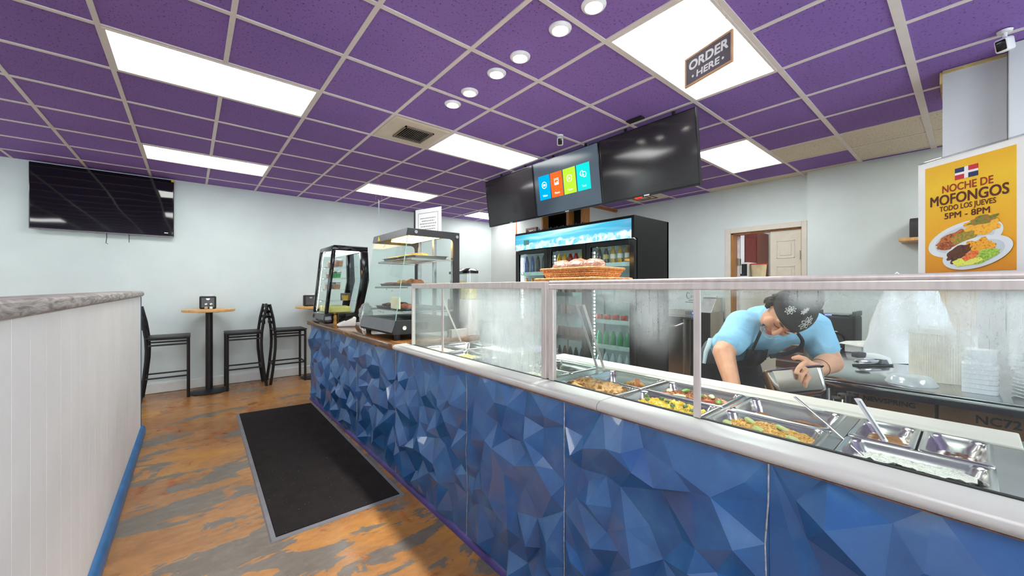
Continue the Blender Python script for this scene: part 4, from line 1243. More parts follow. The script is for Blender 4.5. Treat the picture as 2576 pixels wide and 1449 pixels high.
# ================================================================ three-door drinks cooler
FX = 3.30
t = thing('drinks_cooler', 'tall black three-door glass drinks cooler with a lit icy blue header', 'refrigerator', (3.63, 2.985, 0))
ya, yb = 2.10, 3.875
M_fr = mat('cooler_black_steel', (17, 18, 20), .5, 0, var=.05, spec=.25)
M_liner = mat('cooler_white_liner', (238, 244, 244), .35, var=.01)
b = MB()
b.box(FX + .06, 3.96, ya, ya + .03, .08, 2.045); b.box(FX + .06, 3.96, yb - .03, yb, .08, 2.045); b.box(3.93, 3.96, ya, yb, .08, 2.045)
b.box(FX + .06, 3.93, ya + .03, yb - .03, 2.015, 2.045); b.box(FX + .06, 3.93, ya + .03, yb - .03, 1.806, 1.83); b.box(FX + .06, 3.93, ya + .03, yb - .03, .0, .15)
b.box(FX, FX + .06, ya, ya + .03, 1.826, 2.045); b.box(FX, FX + .06, yb - .012, yb, 1.826, 2.045); b.box(FX, FX + .06, ya + .03, yb - .012, 1.826, 1.832); b.box(FX, FX + .06, ya + .03, yb - .012, 2.02, 2.045)
b.build('body', M_fr, t)
b = MB()
b.box(FX + .06, 3.93, ya + .03, ya + .034, .16, 1.805); b.box(FX + .06, 3.93, yb - .034, yb - .03, .16, 1.805); b.box(3.92, 3.93, ya + .03, yb - .03, .16, 1.805); b.box(FX + .06, 3.92, ya + .034, yb - .034, .16, .166); b.box(FX + .06, 3.92, ya + .034, yb - .034, 1.799, 1.805)
b.build('liner', M_liner, t)
q = NT('icy_header_light')
tc = q.n('ShaderNodeTexCoord'); sp = q.n('ShaderNodeSeparateXYZ'); q.l(tc.outputs['Generated'], sp.inputs[0])
band = q.noise(q.coords((1, .5, 5)), 2.2, 3, .5, .4)
sky = q.ramp(band, [(.25, (30, 160, 200)), (.5, (126, 214, 232)), (.72, (222, 248, 252))])
ends = q.ramp(sp.outputs[1], [(0.0, (20, 130, 180)), (.2, (90, 200, 225)), (.55, (255, 255, 255)), (.85, (180, 232, 244)), (1.0, (70, 190, 216))])
sky = q.mix(.7, sky, ends, 'MULTIPLY')
vo = q.n('ShaderNodeTexVoronoi'); vo.inputs['Scale'].default_value = 26; q.l(q.coords(), vo.inputs['Vector'])
ice = q.ramp(vo.outputs['Color'], [(.15, (96, 196, 216)), (.5, (188, 232, 238)), (.85, (246, 254, 255))])
hmask = q.math('ADD', sp.outputs[2], q.math('MULTIPLY', q.math('SUBTRACT', q.noise(q.coords(), 7, 3), .5), .35))
cc = q.mix(q.ramp(hmask, [(.36, (255, 255, 255)), (.48, (0, 0, 0))]), sky, ice)
e = q.n('ShaderNodeEmission'); q.l(cc, e.inputs[0]); e.inputs[1].default_value = .66
M_head = q.done(e.outputs[0])
b = MB(); b.box(FX - .004, FX + .002, ya + .03, yb - .012, 1.824, 2.018); b.build('header_panel', M_head, t)
b = MB(); b.box(FX - .007, FX - .004, 3.60, 3.70, 1.885, 1.945); b.build('temperature_display', mat('pale_teal_plate', (112, 190, 190), .3), t)
bounds = [(3.292, 3.872), (2.70, 3.285), (2.101, 2.692)]
M_cglass = glass('cooler_door_glass', (.90, .96, .95), .07)
for k, (a, c) in enumerate(bounds):
    b = MB()
    b.box(FX + .004, FX + .045, a, a + .055, .17, 1.815, .004); b.box(FX + .004, FX + .045, c - .055, c, .17, 1.815, .004)
    b.box(FX + .004, FX + .045, a + .055, c - .055, 1.765, 1.815, .004); b.box(FX + .004, FX + .045, a + .055, c - .055, .17, .24, .004)
    d = b.build('door_frame', M_blackgloss, t)
    b = MB(); b.box(FX + .022, FX + .028, a + .055, c - .055, .24, 1.765); b.build('door_glass', M_cglass, d)
    b = MB(); b.box(FX - .012, FX + .02, a + (.0 if k else .45), a + (.06 if k else .51), 1.8155, 1.8225, .002); b.build('hinge', M_chrome, d)
    b = MB()
    for s in range(38):
        z = .30 + s * .038
        b.box(FX + .075, FX + .081, c - .062, c - .048, z, z + .02)
    b.build('light_strip', glow('cooler_led', (238, 248, 255), 10), d)
SH = [[1.525, 1.24, .98, .72, .45], [1.545, 1.27, 1.02, .765, .45], [1.585, 1.30, .985, .72, .45]]
M_shelf = mat('cooler_shelf_white', (214, 238, 236), .4)
for k, (a, c) in enumerate(bounds):
    for z in SH[k]:
        b = MB(); b.box(FX + .085, 3.86, a + .04, c - .04, z - .010, z - .002); b.box(FX + .075, FX + .085, a + .04, c - .04, z - .028, z + .016); b.build('shelf', M_shelf, t)
M_post = mat('shelf_standard', (150, 158, 160), .4, .6)
for yy in (2.30, 2.50, 2.9, 3.1, 3.5):
    b = MB(); b.box(3.905, 3.919, yy - .008, yy + .008, .2, 1.75); b.build('shelf_standard', M_post, t)
b = MB()
for k in range(30):
    yy = 2.75 + k * .033
    b.box(3.36, 3.366, yy, yy + .018, 2.0455, 2.062 + .012 * ((k * 5) % 3) / 2)
b.box(3.36, 3.40, 2.72, 3.76, 2.0455, 2.056)
b.build('compressor_grille', M_blackmatt, t)

# bottles and cans ------------------------------------------------
def pet_bottle(nm, cat, body, cap, lab_c, x, y, z, label, grp, h=.205, r=.030, glassy=False):
    t = thing(nm, label, cat, (x, y, z), grp)
    neck = .30 if glassy else .22
    b = MB(); b.lathe([(0, .001), (r * .9, .001), (r, .01), (r * .94, h * .28), (r, h * .45), (r, h * .62), (r * .55, h * (1 - neck * .55)), (r * .42, h * .93), (r * .42, h * .95)], (x, y, z), 14)
    b.build('bottle_body', mat('drink_%d_%d_%d' % body, body, .12, var=.08, coat=.3), t, 50)
    b = MB(); b.lathe([(r * .46, h * .93), (r * .46, h), (0, h)], (x, y, z), 12); b.build('cap', mat('cap_%d_%d_%d' % cap, cap, .35), t, 40)
    if lab_c:
        b = MB(); b.lathe([(r * 1.02, h * .32), (r * 1.03, h * .58)], (x, y, z), 14); b.build('paper_label', mat('label_%d_%d_%d' % lab_c, lab_c, .5), t, 50)
    return t
def row(k, shelf, specs, desc, nm, cat, glassy=False, h=.205, r=.030, dx=.12, pad=.075):
    a, c = bounds[k]
    z = SH[k][shelf]
    n = len(specs)
    proto = {}
    for i, s in enumerate(specs):
        y = c - pad - .015 - (c - a - 2 * pad) * i / max(1, n - 1)
        x = FX + dx
        side = ('left', 'middle', 'right')[k]
        lab = '%s %s, %s on %s of the %s cooler door' % (s[3], nm.replace('_', ' '), ORDS[i], desc, side)
        grp = 'drinks on %s, %s door' % (desc, side)
        if s[:3] in proto:
            dup(proto[s[:3]], (x, y, z), None, lab, grp)
        else:
            proto[s[:3]] = pet_bottle(nm, cat, s[0], s[1], s[2], x, y, z, lab, grp, h, r, glassy)
COLA = (44, 24, 20); BLUEB = (40, 60, 150); GRN = (60, 150, 90)
row(0, 0, [((66, 76, 140), (90, 100, 180), None, 'blue'), ((74, 92, 150), (90, 110, 190), None, 'blue'), (COLA, (50, 170, 80), None, 'dark green-capped'), (COLA, (50, 170, 80), None, 'dark green-capped'), (COLA, (210, 50, 40), (200, 50, 40), 'dark red-capped')], 'the top shelf', 'soda_bottle', 'bottle', h=.225)
row(0, 1, [((240, 150, 40), (190, 120, 60), None, 'orange'), ((240, 160, 50), (190, 120, 60), None, 'orange'), (COLA, (60, 160, 90), None, 'dark green-capped'), (COLA, (60, 160, 90), None, 'dark green-capped'), (COLA, (60, 160, 90), None, 'dark green-capped')], 'the second shelf', 'soda_bottle', 'bottle', h=.225)
row(0, 2, [((150, 170, 190), (230, 230, 230), None, 'clear')] * 5, 'the third shelf', 'water_bottle', 'bottle')
row(0, 3, [((170, 60, 50), (200, 60, 50), None, 'red')] * 5, 'the fourth shelf', 'soda_bottle', 'bottle')
row(1, 0, [((226, 170, 30), (200, 190, 160), None, 'yellow'), ((226, 170, 30), (200, 190, 160), None, 'yellow'), ((170, 40, 26), (200, 190, 160), None, 'red'), ((180, 46, 26), (200, 190, 160), None, 'red'), ((236, 190, 40), (200, 190, 160), None, 'bright yellow'), ((236, 190, 40), (200, 190, 160), None, 'bright yellow')], 'the top shelf', 'juice_bottle', 'bottle', True, h=.205, r=.034)
row(1, 1, [((200, 120, 40), (220, 200, 60), None, 'amber')] * 5, 'the second shelf', 'juice_bottle', 'bottle')
row(2, 0, [((60, 42, 34), (190, 150, 70), None, 'dark brown'), ((58, 44, 26), (190, 150, 70), (210, 190, 120), 'dark gold-necked'), ((206, 160, 30), (190, 150, 70), (240, 238, 226), 'yellow white-labelled'), ((206, 160, 30), (190, 150, 70), (240, 238, 226), 'yellow white-labelled'), ((180, 116, 40), (190, 150, 70), (240, 238, 226), 'amber white-labelled'), ((180, 116, 40), (190, 150, 70), (240, 238, 226), 'amber white-labelled')], 'the top shelf', 'beer_bottle', 'bottle', True, h=.185, r=.030)
row(2, 3, [((50, 170, 110), (70, 190, 120), None, 'green')] * 6, 'the fourth shelf', 'soda_bottle', 'bottle', h=.16)
row(2, 4, [((196, 214, 222), (240, 240, 240), None, 'clear')] * 6, 'the lowest shelf', 'water_bottle', 'bottle', h=.2)
row(1, 4, [((60, 66, 70), (60, 60, 64), None, 'dark grey')] * 6, 'the lowest shelf', 'water_bottle', 'bottle', h=.2)
def can_row(k, shelf, n, c, word, h=.12, r=.030):
    a, cc_ = bounds[k]; z = SH[k][shelf]
    side = ('left', 'middle', 'right')[k]
    first = None
    for i in range(n):
        y = cc_ - .09 - (cc_ - a - .17) * i / (n - 1)
        lab = '%s drink can, %s on the %s shelf of the %s cooler door' % (word, ORDS[i], ('', 'second', 'third', 'fourth', 'fifth')[shelf], side)
        grp = '%s cans behind the %s door' % (word, side)
        if first is None:
            t = thing('drink_can', lab, 'can', (FX + .12, y, z), grp)
            b = MB(); b.lathe([(0, .001), (r * .8, .001), (r, .01), (r, h - .012), (r * .85, h - .002)], (FX + .12, y, z), 14); b.build('can_body', mat('can_%d_%d_%d' % c, c, .25, .3), t, 40)
            b = MB(); b.lathe([(r * .86, h - .003), (r * .8, h), (0, h - .002)], (FX + .12, y, z), 14); b.build('can_lid', M_chrome, t, 40)
            first = t
        else:
            dup(first, (FX + .12, y, z), None, lab, grp)
can_row(1, 2, 7, (40, 46, 60), 'dark blue', .12)
can_row(1, 3, 7, (150, 58, 52), 'red', .12)
can_row(2, 1, 5, (60, 120, 80), 'green', .12)
can_row(2, 2, 5, (222, 70, 50), 'orange-red', .07, .036)

# reflective little picture on the inner-room wall
t = thing('picture_frame', 'small brown framed picture on the wall above the cooler', 'picture frame', (4.96, 5.32, 2.2))
b = MB()
for r in ((5.20, 5.50, 2.10, 2.135), (5.20, 5.50, 2.44, 2.475), (5.20, 5.235, 2.135, 2.44), (5.465, 5.50, 2.135, 2.44)): b.box(4.945, 4.975, r[0], r[1], r[2], r[3], .004)
b.build('frame', mat('mahogany_frame', (104, 54, 38), .4, var=.1), t)
b = MB(); b.box(4.962, 4.974, 5.235, 5.465, 2.135, 2.44); b.build('print', mat('pale_print', (232, 226, 222), .3, var=.1, vs=4), t)

# ================================================================ bread baskets on the guard
M_wick = mat('honey_wicker', (196, 132, 70), .55, var=.2, vs=70, bump=.5)
def basket(x0, x1, y0, y1, z, h, lab):
    t = thing('wicker_basket', lab, 'basket', ((x0 + x1) / 2, (y0 + y1) / 2, z), 'wicker baskets on the glass guard')
    def ring(d, zz): return [(x, y, zz) for x, y in rr(x0 - d, x1 + d, y0 - d, y1 + d, .03, 6)]
    b = MB(); b.loft([ring(0, z + .001), ring(0, z + .006)], cap0=True, cap1=True); b.build('bottom', M_wick, t)
    b = MB()
    for k in range(5):
        f = k / 4.0
        b.tube(ring(.004 + .016 * f, z + .006 + (h - .012) * f), .0022 if k < 4 else .0001, 5, closed=True)
    lo, hi = ring(.004, z + .004), ring(.020, z + h - .004)
    n = len(lo)
    def at(r_, u):
        # even walk round the ring by arc length
        L = [(Vector(r_[(i + 1) % n]) - Vector(r_[i])).length for i in range(n)]
        s = u * sum(L)
        for i in range(n):
            if s <= L[i]: return Vector(r_[i]).lerp(Vector(r_[(i + 1) % n]), s / max(L[i], 1e-9))
            s -= L[i]
        return Vector(r_[0])
    m = 78
    for k in range(m):
        for sgn in (1, -1):
            b.tube([at(lo, k / m), at(hi, (k + sgn * 1.6) / m % 1.0)], .0013, 4)
    b.build('woven_side', M_wick, t)
    b = MB(); b.tube(ring(.022, z + h), .0068, 8, closed=True); b.build('rim', M_wick, t, 50)
    b = MB()
    for k in range(10): b.tube([at(lo, k / 10), at(hi, k / 10) + Vector((0, 0, .012))], .003, 5)
    b.build('rib', M_wick, t)
    return t
basket(1.36, 1.60, 1.055, 1.41, 1.3585, .018, 'shallow wicker tray underneath the bread basket')
basket(1.375, 1.585, 1.085, 1.385, 1.379, .046, 'honey wicker basket holding wrapped round loaves, on top of the other basket')
q = NT('wrapped_bread')
n1 = q.noise(q.coords(), 30, 4, .6, .6); n2 = q.noise(q.coords(), 8, 3)
cc = q.mix(.5, q.ramp(n1, [(.35, (118, 74, 54)), (.55, (178, 130, 104)), (.8, (226, 200, 184))]), q.ramp(n2, [(.3, (150, 98, 70)), (.7, (186, 140, 110))]))
M_loaf = q.done(q.bsdf(cc, .22, 0, q.bump(n1, .6, .02), .6, .5).outputs[0])
for k, (x, y) in enumerate(((1.46, 1.335), (1.50, 1.255), (1.45, 1.235), (1.455, 1.140))):
    b = MB(); b.blob((x, y, 1.430 + (.006 if k in (1,) else 0)), (.064, .056, .046), 3, .16, 10, 9 + k * 4.3)
    tag(b.build('bread_loaf', M_loaf, None, 60), ['round loaf in clear wrap at the left end of the wicker basket', 'round loaf in clear wrap at the back middle of the wicker basket', 'round loaf in clear wrap at the front middle of the wicker basket', 'round loaf in clear wrap at the right end of the wicker basket'][k], 'bread', 'wrapped loaves in the basket')

# ================================================================ mofongo poster in a tilted holder
pl = Vector((1.451, .090, 0)); pr = Vector((1.325, -.076, 0))
rg = (pr - pl).normalized(); WP = (pr - pl).length; HP = .285
F_ = frame(((pl + pr) / 2).to_tuple()[:2] + (1.3675,), rg, (0, 0, 1))
t = thing('poster_holder', 'white sign holder with a yellow food poster standing on the glass guard', 'poster', ((pl + pr) / 2).to_tuple()[:2] + (1.3585,))
b = MB(); b.box(-WP / 2 - .008, WP / 2 + .03, -.0085, -.0005, -.03, .03, .002, tf=F_); b.build('base', M_blackgloss, t)
b = MB(); b.box(-WP / 2, WP / 2, 0, HP, -.003, -.001, tf=F_); b.build('white_sheet', M_white, t)
b = MB(); b.box(-WP / 2, WP / 2, HP, HP + .004, -.004, .002, .001, tf=F_); b.build('acrylic_edge', glass('acrylic_edge', (.9, .92, .92), .4), t)
PX0, PX1 = -WP / 2 + .0165, WP / 2 - .020
PC = (PX0 + PX1) / 2; PW = PX1 - PX0
q = NT('yellow_poster_print')
tc = q.n('ShaderNodeTexCoord'); n1 = q.noise(q.coords(), 14, 5, .6)
sp = q.n('ShaderNodeSeparateXYZ'); q.l(tc.outputs['Generated'], sp.inputs[0])
cc = q.ramp(q.math('ADD', sp.outputs[2], q.math('MULTIPLY', q.math('SUBTRACT', n1, .5), .3)), [(0, (228, 146, 26)), (.35, (238, 172, 30)), (.8, (242, 198, 36)), (1, (234, 180, 28))])
M_pos = q.done(q.bsdf(cc, .5).outputs[0])
b = MB(); b.box(PX0, PX1, .006, HP - .014, -.001, -.0004, tf=F_); P_o = b.build('yellow_print', M_pos, t)
M_dbrown = mat('dark_brown_ink', (84, 30, 20), .5); M_rbrown = mat('red_brown_ink', (158, 44, 26), .5)
b = MB(); add_text(b, 'NOCHE DE', .025, F_, PC, .2075, 0, fit=PW * .56, bold=.0003); b.build('lettering', M_rbrown, t)
b = MB(); add_text(b, 'MOFONGOS', .034, F_, PC, .1815, 0, fit=PW * .86, bold=.0005); add_text(b, 'TODO LOS JUEVES', .017, F_, PC, .1605, 0, fit=PW * .62, bold=.0002); add_text(b, '5PM - 8PM', .020, F_, PC, .1415, 0, fit=PW * .50, bold=.0003); b.build('lettering', M_dbrown, t)
fw, fh, fx, fy = .044, .027, PC + .0, .2385
for nm, c, rects in (('flag_white', (240, 240, 238), ((0, 1, 0, 1),)), ('flag_blue', (30, 44, 92), ((0, .41, .6, 1), (.59, 1, 0, .4))), ('flag_red', (200, 34, 52), ((.59, 1, .6, 1), (0, .41, 0, .4)))):
    b = MB()
    for r in rects: b.box(fx - fw / 2 + fw * r[0], fx - fw / 2 + fw * r[1], fy - fh / 2 + fh * r[2], fy - fh / 2 + fh * r[3], -.0004, .0 if nm == 'flag_white' else .0003, tf=F_)
    b.build('printed_flag', mat(nm, c, .5), t)
def ell(b, cx_, cy_, rx, ry, rot, z, n=28, rough_=0.0, seed=0):
    pts = []
    for k in range(n):
        a = 2 * PI * k / n
        kx = 1 + rough_ * noise.noise(Vector((math.cos(a) * 2 + seed, math.sin(a) * 2, seed)))
        x, y = rx * math.cos(a) * kx, ry * math.sin(a) * kx
        pts.append((cx_ + x * math.cos(rot) - y * math.sin(rot), cy_ + x * math.sin(rot) + y * math.cos(rot)))
    b.prism(pts, 'z', z, z + .0002, tf=F_)
rot = .28
for (cx_, cy_, rx, ry, lb) in ((PC - .006, .083, .074, .038, 0), (PC + .018, .048, .066, .034, 1)):
    b = MB(); ell(b, cx_, cy_, rx, ry, rot, .0001 + lb * .0012, 40); b.build('printed_plate', mat('printed_plate_white', (226, 234, 238), .5, var=.02), t)
    b = MB(); ell(b, cx_, cy_, rx * .80, ry * .76, rot, .0003 + lb * .0012, 36); b.build('printed_plate_well', mat('printed_plate_grey', (204, 214, 220), .5, var=.03), t)
def foodprint(cx_, cy_, rx, ry, ro, c, z, nm='printed_food', seed=0.0, c2=None):
    b = MB(); ell(b, cx_, cy_, rx, ry, ro, z, 26, .5, seed)
    q_ = 'print_%d_%d_%d' % c
    if q_ not in MATS:
        k = NT(q_); n_ = k.noise(k.coords(), 190, 4, .7)
        MATS[q_] = k.done(k.bsdf(k.ramp(n_, [(.35, c), (.5, tuple(min(255, int(v * 1.25)) for v in c)), (.62, c2 or c)]), .5).outputs[0])
    b.build(nm, MATS[q_], t)
foodprint(PC + .026, .109, .034, .021, .2, (214, 150, 40), .0006, seed=1, c2=(236, 186, 70))
foodprint(PC + .030, .122, .028, .010, .2, (90, 110, 40), .0008, seed=2, c2=(206, 90, 40))
foodprint(PC - .030, .082, .034, .016, .5, (170, 96, 46), .0006, seed=3, c2=(110, 54, 30))
foodprint(PC - .004, .085, .026, .013, .2, (120, 120, 44), .0009, seed=4, c2=(220, 130, 60))
foodprint(PC - .040, .070, .015, .010, .1, (126, 58, 34), .0010, seed=6, c2=(190, 120, 60))
foodprint(PC + .028, .063, .027, .017, .1, (218, 148, 40), .0019, seed=7, c2=(190, 90, 30))
foodprint(PC - .014, .048, .026, .016, .6, (84, 48, 34), .0019, seed=8, c2=(60, 32, 24))
foodprint(PC + .030, .040, .036, .014, .35, (120, 160, 50), .0020, seed=9, c2=(200, 210, 110))
foodprint(PC + .004, .030, .028, .010, .1, (190, 200, 90), .0021, seed=10, c2=(236, 216, 80))
foodprint(PC + .010, .042, .018, .008, .4, (196, 90, 44), .0022, seed=11, c2=(230, 170, 80))
# ================================================================ hotel pans and what is in them
M_pan = mat('hotel_pan_steel', (206, 202, 198), .2, 1.0, var=.05, vs=9)
PZ = .9258
def pan(x0, x1, y0, y1, lab, depth=.062, grp='steel food pans in the steam table'):
    t = thing('food_pan', lab, 'food pan', ((x0 + x1) / 2, (y0 + y1) / 2, PZ), grp)
    b = MB()
    def ring(d, zz, r): return [(x, y, zz) for x, y in rr(x0 + d, x1 - d, y0 + d, y1 - d, r, 5)]
    b.loft([ring(0, PZ - .001, .014), ring(.0005, PZ + .0028, .014), ring(.004, PZ + .005, .014), ring(.013, PZ + .0045, .022), ring(.017, PZ - .003, .026), ring(.021, PZ - .016, .026), ring(.025, PZ - .020, .026), ring(.031, PZ - depth + .012, .026), ring(.040, PZ - depth, .022)], cap1=True)
    b.build('pan_body', M_pan, t, 50)
    return t
def mound(x0, x1, y0, y1, zf, nm, m, lab, cat, grains=0, gm=None, gl=.006, gr=.0014, rough_=.006, seed=0, grid=.0075, extra=None):
    """heaped food: displaced surface with loose grains strewn over it"""
    r = random.Random(seed)
    b = MB()
    nx = max(4, int((x1 - x0) / grid)); ny = max(4, int((y1 - y0) / grid))
    t = bmesh.new()
    def zz(x, y):
        u = min((x - x0), (x1 - x), (y - y0), (y1 - y))
        return zf(x, y) + rough_ * noise.noise(Vector((x * 60 + seed, y * 60, seed))) + rough_ * .8 * noise.noise(Vector((x * 150, y * 150, seed)))
    V = [[t.verts.new((x0 + (x1 - x0) * i / nx, y0 + (y1 - y0) * j / ny, zz(x0 + (x1 - x0) * i / nx, y0 + (y1 - y0) * j / ny))) for j in range(ny + 1)] for i in range(nx + 1)]
    for i in range(nx):
        for j in range(ny):
            t.faces.new((V[i][j], V[i + 1][j], V[i + 1][j + 1], V[i][j + 1]))
    bmesh.ops.recalc_face_normals(t, faces=t.faces[:])
    b._add(t)
    if grains:
        b.mi = 0
        t = bmesh.new()
        for _ in range(grains):
            x, y = r.uniform(x0 + .006, x1 - .006), r.uniform(y0 + .006, y1 - .006)
            z = zz(x, y) + gr * .6
            d = Vector((r.uniform(-1, 1), r.uniform(-1, 1), r.uniform(-.5, .5))).normalized()
            s = d.cross(Vector((0, 0, 1))).normalized(); u = s.cross(d)
            c = Vector((x, y, z)); L = gl * r.uniform(.7, 1.1)
            p = [t.verts.new(c - d * L / 2), t.verts.new(c + d * L / 2)] + [t.verts.new(c + s * gr), t.verts.new(c + u * gr), t.verts.new(c - s * gr), t.verts.new(c - u * gr)]
            for k in range(4):
                a_, c_ = p[2 + k], p[2 + (k + 1) % 4]
                t.faces.new((p[0], c_, a_)); t.faces.new((p[1], a_, c_))
        b._add(t)
    o = b.build(nm, m, None, 60)
    return tag(o, lab, cat, kind='stuff')
def food_mat(name, stops, scale=60, rough=.5, bump=.4, coat=.1):
    q = NT(name)
    n = q.noise(q.coords(), scale, 4, .65, .3)
    return q.done(q.bsdf(q.ramp(n, stops), rough, 0, q.bump(n, bump, .006), .5, coat).outputs[0])
M_yrice = food_mat('yellow_rice', [(.3, (196, 138, 30)), (.45, (238, 196, 50)), (.6, (250, 222, 90)), (.72, (226, 150, 40))], 90)
M_orice = food_mat('seasoned_rice', [(.3, (168, 104, 36)), (.45, (214, 156, 66)), (.6, (236, 190, 96)), (.74, (196, 110, 50))], 90)
M_wrice = food_mat('white_rice', [(.3, (240, 234, 220)), (.6, (255, 252, 244))], 90)
M_curry = food_mat('brown_sauce', [(.3, (142, 92, 34)), (.6, (176, 122, 50)), (.8, (196, 150, 70))], 14, .12, .05, .5)
M_bean = food_mat('bean_stew', [(.3, (70, 44, 30)), (.55, (116, 78, 54)), (.8, (150, 112, 82))], 40, .2, .2, .4)
M_skin = food_mat('roast_chicken_skin', [(.28, (84, 52, 26)), (.42, (168, 104, 42)), (.55, (214, 160, 82)), (.7, (196, 128, 56)), (.82, (96, 52, 24))], 55, .35, .9, .25)
M_stir = food_mat('stir_fried_meat', [(.3, (120, 60, 24)), (.5, (186, 112, 50)), (.7, (210, 150, 80))], 60, .35)
M_grnv = food_mat('green_pepper', [(.3, (92, 140, 50)), (.7, (160, 196, 96))], 20, .3)
M_redv = food_mat('red_pepper', [(.3, (170, 50, 24)), (.7, (214, 92, 44))], 20, .3)
M_cab = food_mat('pale_cabbage', [(.3, (210, 206, 150)), (.7, (236, 232, 196))], 30, .4)
FXa, FXb, BXa, BXb = 1.2155, 1.388, 1.391, 1.6060
# wells A..D are seen through the near pane
pan(FXa, FXb, -.036, .222, 'long steel pan of white rice nearest the camera')
mound(1.238, 1.366, -.008, .194, lambda x, y: .908 + .022 * max(0, (1.34 - x) / .10) - .012 * max(0, y - .15) / .05, 'white_rice', M_wrice, 'white rice heaped along the front of the nearest steel pan', 'rice', 1500, None, .008, .0013, .006, 3)
pan(BXa, BXb, .092, .222, 'small steel pan of golden brown curry behind the white rice')
mound(1.413, 1.583, .118, .196, lambda x, y: .902, 'curry_sauce', M_curry, 'golden brown curry sauce in the small pan behind the white rice', 'sauce', 0, rough_=.001, seed=4)
pan(BXa, BXb, -.036, .088, 'small steel pan of dark stew to the right of the curry')
mound(1.413, 1.583, -.010, .062, lambda x, y: .892 + .01 * max(0, (1.5 - x) * 4), 'bean_stew', M_bean, 'dark brown stew in the rightmost small pan', 'stew', 0, rough_=.003, seed=5)
pan(FXa, FXb, .254, .531, 'steel pan of seasoned rice with sliced squash')
mound(1.238, 1.366, .284, .502, lambda x, y: .905 + .014 * math.sin((y - .284) / .218 * PI), 'seasoned_rice', M_orice, 'orange seasoned rice in the steel pan right of the mullion', 'rice', 900, None, .007, .0016, .006, 6)
pan(BXa, BXb, .254, .531, 'steel pan with a thin layer of roasted meat behind the seasoned rice')
mound(1.415, 1.582, .285, .50, lambda x, y: .886 + .004 * math.sin(y * 40), 'meat_sauce', M_curry, 'brown gravy on the floor of the roasted meat pan', 'sauce', 0, rough_=.002, seed=8)
pan(FXa, FXb, .544, .846, 'steel pan of bright yellow rice left of the mullion')
mound(1.238, 1.366, .574, .816, lambda x, y: .906 + .016 * math.sin((y - .574) / .242 * PI), 'yellow_rice', M_yrice, 'bright yellow rice with greens in the steel pan behind the mullion', 'rice', 1100, None, .007, .0018, .007, 9)
pan(BXa, BXb, .544, .846, 'steel pan of stir-fried meat and peppers behind the yellow rice')
mound(1.415, 1.582, .575, .815, lambda x, y: .897 + .010 * math.sin((y - .575) / .24 * PI), 'stir_fry', M_stir, 'stir-fried meat strips in the pan behind the yellow rice', 'stir fry', 260, None, .020, .0035, .006, 12)
pan(FXa, FXb, .854, 1.146, 'steel pan holding two roast chickens')
pan(BXa, BXb, .854, 1.146, 'nearly empty steel pan with fish leftovers behind the roast chickens')
mound(1.415, 1.582, .880, 1.03, lambda x, y: .884 + .006 * math.sin((y - .88) / .15 * PI), 'fish_scraps', M_stir, 'scraps of cooked fish and vegetables in the pan behind the chickens', 'leftovers', 120, None, .014, .003, .004, 14)
# roast chickens: body, thighs, wing in one skin
def chicken(c, ang, lab, seed):
    T = Matrix.Translation(c) @ Matrix.Rotation(ang, 4, 'Z')
    b = MB()
    b.blob((0, 0, .030), (.050, .072, .036), 4, .32, 15, seed, tf=T)
    b.blob((.026, -.042, .034), (.024, .038, .026), 3, .2, 9, seed + 1, tf=T); b.blob((-.026, -.042, .034), (.024, .038, .026), 3, .2, 9, seed + 2, tf=T)
    b.tube([(.030, -.06, .036), (.020, -.085, .040), (.012, -.10, .044)], [.016, .011, .008], 10, tf=T); b.tube([(-.030, -.06, .036), (-.020, -.085, .040), (-.012, -.10, .046)], [.016, .011, .008], 10, tf=T)
    b.tube([(.045, .035, .040), (.060, .010, .036), (.050, -.015, .034)], [.013, .014, .008], 10, tf=T); b.tube([(-.045, .035, .040), (-.060, .010, .036), (-.050, -.015, .034)], [.013, .014, .008], 10, tf=T)
    tag(b.build('roast_chicken', M_skin, None, 70), lab, 'chicken', 'roast chickens in the pan')
chicken((1.302, 1.055, .884), .15, 'roast chicken at the left of the pan, golden on top', 2.0)
chicken((1.300, .945, .884), 2.9, 'roast chicken at the right of the pan, darker skin', 7.5)
def bit(c, r, m, nm, lab, cat, grp, seed, rot=0.0, amp=.3):
    b = MB(); b.blob((0, 0, 0), r, 2, amp, 9, seed, tf=Matrix.Translation(c) @ Matrix.Rotation(rot, 4, 'Z'))
    tag(b.build(nm, m, None, 60), lab, cat, grp)
bit((1.50, .95, .910), (.018, .044, .016), M_skin, 'fried_fish', 'fried fish piece lying on the scraps behind the chickens', 'fish', None, 3, .5)
b = MB(); b.prism([(0, 0), (.05, .012), (.055, .03), (.03, .036), (.004, .022)], 'z', 0, .006, .001, tf=Matrix.Translation((1.46, .925, .908)) @ Matrix.Rotation(.9, 4, 'X')); tag(b.build('fish_tail', M_stir), 'orange fried fish tail sticking up behind the chickens', 'fish')
for k in range(9):
    rnd = random.Random(50 + k)
    c = (1.44 + rnd.uniform(0, .12), .60 + k * .025, .912 + rnd.uniform(0, .006))
    m, w = ((M_grnv, 'green'), (M_redv, 'red'), (M_cab, 'pale'))[k % 3]
    bit(c, (.010, .024, .007), m, 'pepper_strip', '%s vegetable strip on the stir-fry, %s of nine' % (w, ORD[8 - k]), 'vegetable', 'vegetable strips on the stir-fry', k, rnd.uniform(0, 3))
for k in range(7):
    rnd = random.Random(80 + k)
    c = (1.265 + rnd.uniform(0, .08), .60 + k * .032, .925 + .006 * math.sin((k + .5) / 7 * PI))
    bit(c, (.008, .010, .006), mat('dull_green_leaf', (104, 128, 74), .6, var=.2, vs=60), 'broccoli_piece', 'grey-green vegetable on the yellow rice, %s of seven' % ORD[6 - k], 'vegetable', 'greens on the yellow rice', k + 20, rnd.uniform(0, 3), .9)
